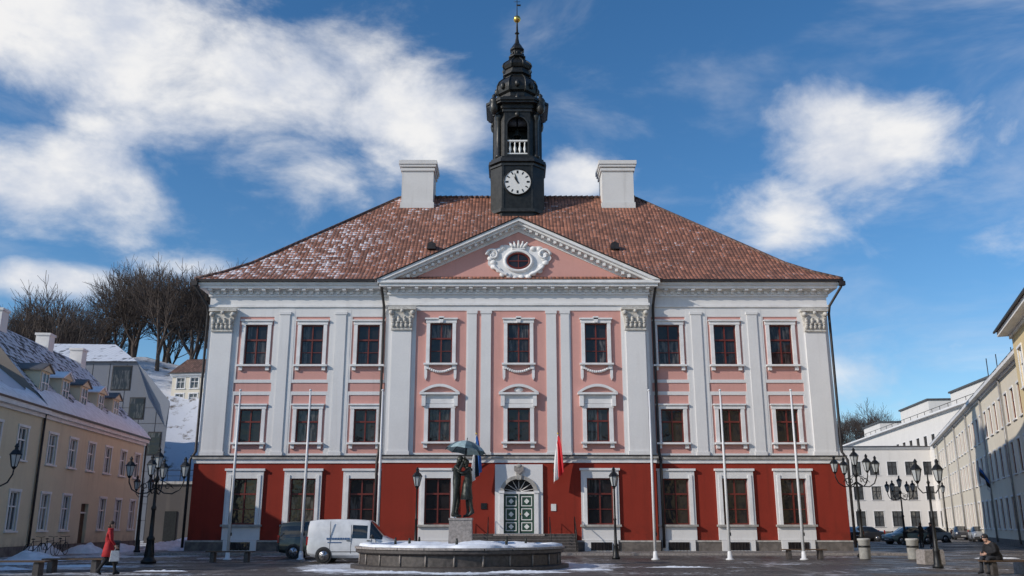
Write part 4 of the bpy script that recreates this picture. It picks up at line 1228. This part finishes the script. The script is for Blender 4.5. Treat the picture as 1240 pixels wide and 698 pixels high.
# snow heaps: lumpy shovelled piles
def heap(x, y, rx, ry, h, seed):
    mb = MB(T(x, y))
    n, m = 40, 14
    rows = []
    for j in range(m):
        t = j/(m-1)
        row = []
        for i in range(n):
            a = 2*pi*i/n
            c, s = math.cos(a), math.sin(a)
            wob = 1+.35*mnoise.noise(Vector((c*1.3, s*1.3, seed)))+.15*mnoise.noise(Vector((c*4, s*4, seed)))
            X, Yy = rx*(1-t)*wob*c, ry*(1-t)*wob*s
            prof = 1-(1-t)**2.2
            z = h*prof*(1+.5*mnoise.noise(Vector((X*2.2, Yy*2.2, seed*3.1))))+.05*prof*mnoise.noise(Vector((X*7, Yy*7, seed)))-.01
            row.append(mb.pv((X, Yy, z)))
        rows.append(row)
    for j in range(m-1):
        for i in range(n): mb.fi([rows[j][i], rows[j][(i+1) % n], rows[j+1][(i+1) % n], rows[j+1][i]], SNOW, True)
    mb.obj('snow_heap')
for k, (x, y, rx, ry, h) in enumerate(((-25.6, 50.5, .9, 1.6, .55), (-25.2, 55, 1.2, .9, .5), (-24.4, 58, 1.0, 1.3, .45), (-4.2, 32.3, 1.9, .35, .06), (.4, 32.5, 1.6, .3, .06), (-6.8, 33.8, 1.0, .4, .07), (-1.8, 31.6, 1.5, .25, .05), (2.9, 34.3, .9, .4, .06),
                                       (-23.5, 64, 2.0, 2, .5), (-25, 72, 2, 2, .6), (-20.9, 60, .6, 3, .35), (-19.5, 34.5, 1.6, .6, .12), (-17.0, 37, 1.5, .4, .08), (-12.5, 33.4, 1.2, .25, .04), (24, 46, 1.2, .4, .06), (6.5, 36.5, 1.4, .3, .04), (-22.2, 43, 1.3, .9, .4), (-20.8, 39, 1.0, .6, .25))):
    heap(x, y, rx, ry, h, k)

# ------------------------------------------------------------------ other buildings
def house(name, M, L, D, H, rows, xs, wallm, roofm, ridge=(4.5, 5.0), trimm=TRIM, glassm=GLASS2, framem=None, w=1.1, overh=.45, plinth=.5, doors=(), hip=0.0, cornice=.35, framecols=2):
    """local: facade on y=0 facing -y, running along +x; depth +y"""
    framem = framem or TRIM
    P = E(name)
    wl, tr, fr, gl, rf = MB(M), MB(M), MB(M), MB(M), MB(M)
    ops = []
    for (z0, z1) in rows:
        for x in xs:
            if (z0 < 2.5) and any(abs(x-dx) < .5 for dx in doors): ops.append((x-.6, x+.6, .2, 2.9)); continue
            ops.append((x-w/2, x+w/2, z0, z1))
    wl.wall(0, L, 0, H, 0, .22, ops, wallm)
    wl.face([(0, 0, 0), (0, D, 0), (0, D, H), (0, 0, H)], wallm); wl.face([(L, 0, 0), (L, D, 0), (L, D, H), (L, 0, H)], wallm)
    wl.face([(0, D, 0), (L, D, 0), (L, D, H), (0, D, H)], wallm)
    for o in ops:
        cx = (o[0]+o[1])/2; ww = o[1]-o[0]
        if o[2] < .3:
            gl.face([(o[0], .2, o[2]), (o[1], .2, o[2]), (o[1], .2, o[3]), (o[0], .2, o[3])], WOOD)
            fr.box(o[0], o[1], .12, .19, 2.3, 2.4, framem); continue
        window(fr, gl, cx, o[2], o[3], ww, .14, framem, glassm, rows=(.62,), t=.07, bar=.035, cols=framecols)
        tr.box(o[0]-.12, o[0], -.04, .02, o[2], o[3], trimm); tr.box(o[1], o[1]+.12, -.04, .02, o[2], o[3], trimm)
        tr.box(o[0]-.15, o[1]+.15, -.06, .02, o[3], o[3]+.14, trimm); tr.box(o[0]-.17, o[1]+.17, -.12, .02, o[2]-.09, o[2], trimm)
    tr.box(-.05, L+.05, -.06, 0, 0, plinth, PLINTH)
    if cornice:
        tr.box(-.1, L+.1, -.14, .0, H-.5, H-.3, trimm); tr.box(-.2, L+.2, -cornice, .0, H-.298, H, trimm)
    rh, ro = ridge
    a = [(-.3, -overh, H+.02), (L+.3, -overh, H+.02)]
    rf.face([a[0], a[1], (L+.3-hip, ro, H+rh), (-.3+hip, ro, H+rh)], roofm)
    rf.face([(-.3, 2*ro+overh, H+.02), (L+.3, 2*ro+overh, H+.02), (L+.3-hip, ro, H+rh), (-.3+hip, ro, H+rh)], roofm)
    for x in (0, L):
        if hip: rf.face([(x+(-.3 if x == 0 else .3), -overh, H+.02), (x+(-.3 if x == 0 else .3), 2*ro+overh, H+.02), (x+(hip-.3 if x == 0 else .3-hip), ro, H+rh)], roofm)
        else: wl.face([(x, 0, H), (x, 2*ro, H), (x, ro, H+rh-.05)], wallm)
    rf.box(-.3, L+.3, -overh-.1, -overh+.02, H-.06, H+.04, PIPE)
    wl.obj('walls', P); tr.obj('trim', P); fr.obj('window_frames', P); gl.obj('window_panes', P); rf.obj('roof', P)
    return P

def dormer(dm, x, y0, z0, wallm, roofm, yb=3.4):
    dm.box(x-.62, x+.62, y0, yb, z0-.4, z0+1.4, wallm)
    dm.face([(x-.42, y0-.012, z0), (x+.42, y0-.012, z0), (x+.42, y0-.012, z0+1.25), (x-.42, y0-.012, z0+1.25)], GLASS2)
    for bx in ((x-.5, x-.42), (x+.42, x+.5), (x-.03, x+.03)): dm.box(bx[0], bx[1], y0-.05, y0-.015, z0-.05, z0+1.3, TRIM)
    dm.box(x-.42, x+.42, y0-.045, y0-.016, z0+.7, z0+.76, TRIM)
    dm.prism([(x-.8, z0+1.4), (x+.8, z0+1.4), (x, z0+1.8)], y0-.12, yb+.4, wallm)
    for s in (-1, 1): dm.prism([(x+s*.86, z0+1.38), (x+s*.86, z0+1.46), (x, z0+1.92), (x, z0+1.82)], y0-.2, yb+.6, roofm)

def leftM(Y): return T(-21.98-.0868*Y, Y, 0, math.atan2(.9962, -.0865))
P = house('cream_house', leftM(28), 22.4, 8, 7.9, [(1.3, 3.3), (4.95, 6.65)], [1.6+3.1*k for k in range(7)], CREAM, SNOWROOF, (3.2, 4.0), overh=.3)
M = leftM(50.4)
xs = [1.6+3.05*k for k in range(6)]
LM = 18.2
P = house('mansard_house', M, LM, 10, 7.9, [(1.3, 3.3), (4.95, 6.65)], xs, CREAM, TILES2, (5.6, 5.0), overh=.3, doors=(xs[2],), hip=1.2, cornice=.3)
dm = MB(M)
for k in range(5): dormer(dm, xs[k], .9, 8.9, CREAM, SNOW if k % 2 else DSLATE, 3.2)
for x, y in ((3.5, 5), (11, 5.2), (16.5, 5)):
    dm.box(x-.45, x+.45, y-.45, y+.45, 12.3, 14.3, OFFW); dm.box(x-.52, x+.52, y-.52, y+.52, 14.3, 14.45, OFFW)
dm.tube([(LM+.1, -.12, 7.8), (LM+.1, -.12, .1)], .07, 6, PIPE); dm.tube([(-.1, -.12, 7.8), (-.1, -.12, .1)], .07, 6, PIPE)
dm.obj('dormers_and_chimneys', P)
g = MB(M)
g.face([(-.33, -.3, 7.92), (-.33, 10.3, 7.92), (.87, 5, 13.5)], BROWNW)
g.obj('gable', P)
for LL, MM in ((22.4, leftM(28)), (LM, M)):
    g = MB(MM)
    n = 60; pr = []
    for i in range(n+1):
        x = -.25+(LL+.5)*i/n
        w_ = .9+.7*mnoise.noise(Vector((x*.5, 0, LL)))
        slope = .8 if LL > 20 else 1.09
        pr.append([g.pv((x, y, 7.94+slope*(y+.3)+dz)) for y, dz in ((-.36, 0), (-.33, .12), (w_*.5, .13), (w_, .02))])
    for i in range(n):
        for j in range(3): g.fi([pr[i][j], pr[i+1][j], pr[i+1][j+1], pr[i][j+1]], SNOW, True)
    g.obj('eaves_snow', P)

# faceted zinc-clad building: its flank runs back to the left, so the hill shows beside it
P = E('zinc_clad_building')
g = MB(); Y0 = 86.0
poly = [(-60, 0), (-33.3, 0), (-33.0, 13.0), (-36.6, 17.0), (-46, 17.0), (-60, 17.0)]
nb = len(g.v)
g.prism(poly, Y0, Y0+16, GREYW)
for i in range(nb, len(g.v)):
    x, y, z = g.v[i]
    if y > Y0+1: g.v[i] = (x-9, y, z)
for (x0, x1, z0, z1) in ((-38.8, -37.1, 14.3, 16.5), (-36.8, -35.5, 11.5, 13.4), (-34.7, -33.6, 8.1, 10.1), (-43.6, -42, 14.3, 16.2), (-37.5, -36.4, 8.1, 10)):
    g.box(x0, x1, Y0-.06, Y0-.01, z0, z1, GLASS); g.box(x0-.1, x1+.1, Y0-.03, Y0-.005, z0-.12, z1+.12, PIPE)
for k in range(16):
    x = -59+k*1.65
    g.box(x, x+.03, Y0-.025, Y0-.002, .2, 16.8 if x < -37 else 12.5, PIPE)
for k in range(8): g.box(-59.5, -33.4, Y0-.022, Y0-.003, 2+k*1.5, 2.025+k*1.5, PIPE)
g.face([(-36.6, Y0-.04, 17.0), (-33.0, Y0-.04, 13.1), (-33.2, Y0-.04, 10.6), (-34.9, Y0-.5, 13.4)], GREYW2)
# pitched snow-dusted roof rising away from the square
g.face([(-60, Y0-.3, 16.9), (-46, Y0-.3, 17.0), (-36.5, Y0-.3, 17.0), (-42.5, Y0+8, 20.3), (-64, Y0+8, 20.6)], GREYSN)
g.face([(-36.5, Y0-.3, 17.0), (-42.5, Y0+8, 20.3), (-45.6, Y0+16, 17.0)], GREYW2)
g.face([(-60, Y0-.3, 16.9), (-64, Y0+8, 20.6), (-69, Y0+16, 17.0)], GREYW2)
g.face([(-64, Y0+8, 20.6), (-42.5, Y0+8, 20.3), (-45.6, Y0+16, 17.0), (-69, Y0+16, 17.0)], GREYSN)
g.obj('walls_and_windows', P, recalc=False)

g = MB()
g.box(-33.2, -19.0, 83.5, 84.3, 0, 5.2, DARKW); g.box(-33.2, -19.0, 83.3, 84.5, 5.2, 5.45, STONE)
for k in range(4): g.box(-31.5+k*3.2, -30.4+k*3.2, 83.42, 83.5, .2, 2.8, METAL)
g.obj('retaining_wall')
g = MB()
for k in range(12): g.box(-33+k*1.2, -32.95+k*1.2, 83.9, 83.95, 5.4, 6.5, METAL)
g.box(-33, -19.5, 83.9, 83.94, 6.45, 6.52, METAL); g.box(-33, -19.5, 83.9, 83.94, 5.95, 5.99, METAL)
g.obj('railing')

P = house('hill_house', T(-44.5, 116, 15.8, R(-8)), 13, 8, 5.0, [(1.0, 2.3), (3.0, 4.4)], [1.2+1.9*k for k in range(6)], CREAM2, ROOFD, (2.6, 4.0))

def rightM(Y, off=0.0): return T(38+.376*(Y-69)-off, Y, 0, math.atan2(-.936, -.352))
P = house('pale_cream_house', rightM(132), 79.0, 12, 13.0, [(1.3, 3.7), (5.3, 7.6), (9.0, 11.2)], [1.8+3.05*k for k in range(25)], CREAM2, ROOFD, (4.2, 6.0), w=1.25, framem=WFRAME, cornice=.55, hip=3)
dm = MB(rightM(132))
for k in range(4): dm.box(8+k*14, 9.1+k*14, 5.6, 6.6, 16.2, 18.4, OFFW); dm.box(7.9+k*14, 9.2+k*14, 5.5, 6.7, 18.4, 18.6, OFFW)
for k in range(6): dm.tube([(6.4+k*12.2, -.14, 12.6), (6.4+k*12.2, -.14, .2)], .08, 6, PIPEL)
dm.obj('chimneys_and_pipes', P)
P = house('corner_building', rightM(53.5, 1.6), 40.0, 12, 13.1, [(1.3, 3.9), (5.6, 7.9), (9.4, 11.7)], [2+3.1*k for k in range(12)], YELLOW, TILES3, (5.2, 6.0), w=1.3, framem=TRIM, cornice=.75, overh=.85, hip=4)
MS = T(84.3, 230, 0, math.atan2(-95, -11.4))
P = house('white_department_store', MS, 95.6, 26, 21.0, [(1.3, 4), (6, 8.5), (10.5, 13), (15, 17.5)], [3+4.3*k for k in range(21)], OFFW, DSLATE, (1.0, 9.0), w=1.8, framem=PIPE, cornice=.8, glassm=GLASS)
g = MB(MS)
for x, w_, h in ((10, 14, 3.0), (40, 18, 3.6), (70, 20, 3.2), (88, 8, 2.2)):
    g.box(x, x+w_, 3, 14, 21.3, 21.3+h, OFFW); g.box(x-.2, x+w_+.2, 2.7, 14.2, 21.3+h, 21.6+h, DSLATE)
for k in range(22): g.tube([(4+k*4.2, .5, 21), (4+k*4.2, .5, 22.1)], .05, 4, PIPE)
g.tube([(3, .5, 22.1), (93, .5, 22.1)], .05, 4, PIPE)
for x in (80, 84, 90): g.tube([(x, 6, 24), (x, 6, 29)], .08, 4, PIPE)
g.obj('rooftop_plant', P)
P = house('white_office_block', T(42, 168, 0, R(-4)), 40, 15, 15.5, [(1.3, 4), (6, 8.4), (10.4, 12.8)], [2+3.2*k for k in range(12)], OFFW, DSLATE, (.8, 7.5), w=1.7, framem=PIPE)

# houses on the far side of the square (behind the viewpoint, mirrored in the windows)
P = house('riverside_house', T(28, -42, 0, pi), 58, 10, 11.0, [(1.3, 3.7), (4.9, 6.9), (8.0, 9.8)], [2+3.2*k for k in range(18)], CREAM2, ROOFD, (4.0, 5.0), w=1.3)

mb = MB()
mb.tube([(41.9, 79.5, 5.0), (40.7, 79.1, 6.6)], .035, 6, POLE)
for k in range(8):
    a, b = k/8, (k+1)/8
    def q(t, v): return (41.55-.8*t+.05*math.sin(9*t+3*v), 79.4-.3*t+.1*math.sin(8*t), 5.4+1.1*t-v*1.1)
    for j, cm in ((0, FB), (1, FK), (2, FW)):
        mb.face([q(a, j/3), q(b, j/3), q(b, (j+1)/3), q(a, (j+1)/3)], cm, True)
mb.obj('hanging_flag', recalc=False)

# ------------------------------------------------------------------ bare trees
def tree_mesh(seed, H):
    rnd = random.Random(seed); mb = MB()
    def rec(p, d, ln, r, lv):
        d2 = (d+Vector((rnd.uniform(-.2, .2), rnd.uniform(-.2, .2), rnd.uniform(0, .15)))).normalized()
        mid = p+d*ln*.5+Vector((rnd.uniform(-1, 1), rnd.uniform(-1, 1), 0))*ln*.05
        q = mid+d2*ln*.5
        mb.tube([p, mid, q], [r, r*.85, r*.68], 5 if lv < 2 else 3, BARK, True, False)
        if lv >= 6: return
        n = 3 if lv < 4 else 4
        ph = rnd.random()*6.28
        for k in range(n):
            an = ph+2*pi*k/n+rnd.uniform(-.4, .4)
            sp = rnd.uniform(.38, .85) if k else rnd.uniform(.05, .25)
            a = d2.orthogonal().normalized(); b = d2.cross(a)
            nd = (d2*math.cos(sp)+(a*math.cos(an)+b*math.sin(an))*math.sin(sp)+Vector((0, 0, .1))).normalized()
            st = q if k < 1 else mid.lerp(q, rnd.uniform(.0, .95))
            rec(st, nd, ln*(rnd.uniform(.8, .95) if k == 0 else rnd.uniform(.65, .9)), max(r*(.7 if k == 0 else .52), .02), lv+1)
    rec(Vector((0, 0, -.5)), Vector((0, 0, 1)), H*.185, H*.018, 0)
    return mb.obj('bare_tree', recalc=False)
protos = [tree_mesh(s, 15) for s in (1, 5, 9, 12)]
rnd = random.Random(4)
pos = []
for k in range(26):
    pos.append((-77+k*1.5+rnd.uniform(-.8, .8), rnd.uniform(116, 148), rnd.uniform(1.15, 1.5)))
for k in range(9): pos.append((-116+k*4.4, rnd.uniform(120, 146), rnd.uniform(.8, 1.1)))
for k in range(6): pos.append((-38+k*6, rnd.uniform(134, 148), rnd.uniform(.8, 1.0)))
for k in range(14): pos.append((86+k*2.9+rnd.uniform(-1, 1), rnd.uniform(285, 310), rnd.uniform(1.3, 1.8)))
for i, (x, y, s) in enumerate(pos):
    if i < 4: o = protos[i]
    else:
        o = bpy.data.objects.new('bare_tree', protos[i % 4].data); COL.objects.link(o)
    o.location = (x, y, hgt(x, y)-.3); o.rotation_euler = (0, 0, rnd.random()*6.28); o.scale = (s, s, s)

# ------------------------------------------------------------------ world
sun_el, sun_rot = R(27), R(-116)      # low sun on the left, a little in front of the facade
w = bpy.data.worlds.new("World"); sc.world = w; w.use_nodes = True
nt = NT(w.node_tree); w.node_tree.nodes.clear()
sky = nt.new('ShaderNodeTexSky', sky_type='NISHITA'); sky.sun_disc = False
sky.sun_elevation = sun_el; sky.sun_rotation = sun_rot; sky.air_density = 1.0; sky.dust_density = .2; sky.ozone_density = 3.5
hs = nt.new('ShaderNodeHueSaturation'); hs.inputs['Saturation'].default_value = 1.22
nt.l.new(sky.outputs[0], hs.inputs['Color'])
bg = nt.new('ShaderNodeBackground'); bg.inputs['Strength'].default_value = .13
nt.l.new(hs.outputs[0], bg.inputs['Color'])
D = nt.new('ShaderNodeTexCoord').outputs['Generated']
dx, dy, dz = nt.sep(D)
blobs = [(-.42, .46, .20, .075, 1.05), (-.26, .45, .15, .075, 1.0), (-.13, .43, .10, .055, .95), (-.225, .37, .09, .055, .9), (-.48, .325, .12, .055, 1.0), (-.46, .235, .07, .022, .9), (-.33, .256, .07, .022, .8),
         (.375, .366, .09, .055, 1.1), (.285, .325, .08, .045, .85), (.07, .37, .055, .028, .95), (.42, .27, .14, .03, .4), (.44, .18, .25, .05, .45), (-.1, .2, .3, .05, .25)]
acc = None
for cx, cz, rx, rz, amp in blobs:
    a = nt.m('DIVIDE', nt.m('SUBTRACT', dx, cx), rx); b = nt.m('DIVIDE', nt.m('SUBTRACT', dz, cz), rz)
    q = nt.m('ADD', nt.m('MULTIPLY', a, a), nt.m('MULTIPLY', b, b))
    e = nt.m('MULTIPLY', nt.m('EXPONENT', nt.m('MULTIPLY', q, -.8)), amp)
    acc = e if acc is None else nt.m('MAXIMUM', acc, e)
Ds = nt.vmul(D, (1.0, 1.0, 1.7))
n1 = nt.noise(Ds, 6.5, 8, .58, .25)
dens = nt.m('ADD', acc, nt.m('MULTIPLY', nt.m('SUBTRACT', n1, .5), 2.1))
core = nt.ramp(dens, .27, 1.0)
wisp = nt.m('MULTIPLY', nt.ramp(nt.noise(nt.vmul(D, (1, 1, 3.0)), 3.2, 6, .62, .5), .47, .78), .3)
cov = nt.m('MAXIMUM', core, wisp)
shade = nt.ramp(nt.noise(Ds, 8.5, 5, .6), .3, .62)
ccol = nt.mix(shade, (.66, .71, .82, 1), (1.0, .99, .98, 1))
cb = nt.new('ShaderNodeBackground'); cb.inputs['Strength'].default_value = .93
nt.l.new(ccol, cb.inputs['Color'])
mx = nt.new('ShaderNodeMixShader')
nt.put(mx.inputs[0], nt.m('MULTIPLY', cov, .95)); nt.l.new(bg.outputs[0], mx.inputs[1]); nt.l.new(cb.outputs[0], mx.inputs[2])
out = nt.new('ShaderNodeOutputWorld'); nt.l.new(mx.outputs[0], out.inputs['Surface'])

sl = bpy.data.lights.new('sun', 'SUN'); sl.energy = 3.3; sl.angle = R(.5); sl.color = (1.0, .92, .82)
so = bpy.data.objects.new('sun', sl); COL.objects.link(so)
tosun = Vector((math.sin(sun_rot)*math.cos(sun_el), math.cos(sun_rot)*math.cos(sun_el), math.sin(sun_el)))
so.rotation_euler = tosun.to_track_quat('Z', 'Y').to_euler()

# ------------------------------------------------------------------ camera
cam = bpy.data.cameras.new('camera'); co = bpy.data.objects.new('camera', cam); COL.objects.link(co)
co.location = (0, 0, 1.6); co.rotation_euler = (R(90+14.88), 0, 0)
cam.sensor_width = 36; cam.lens = 31.35; cam.clip_end = 5000; cam.clip_start = .1
sc.camera = co
sc.view_settings.view_transform = 'Standard'; sc.view_settings.look = 'None'; sc.view_settings.exposure = 0
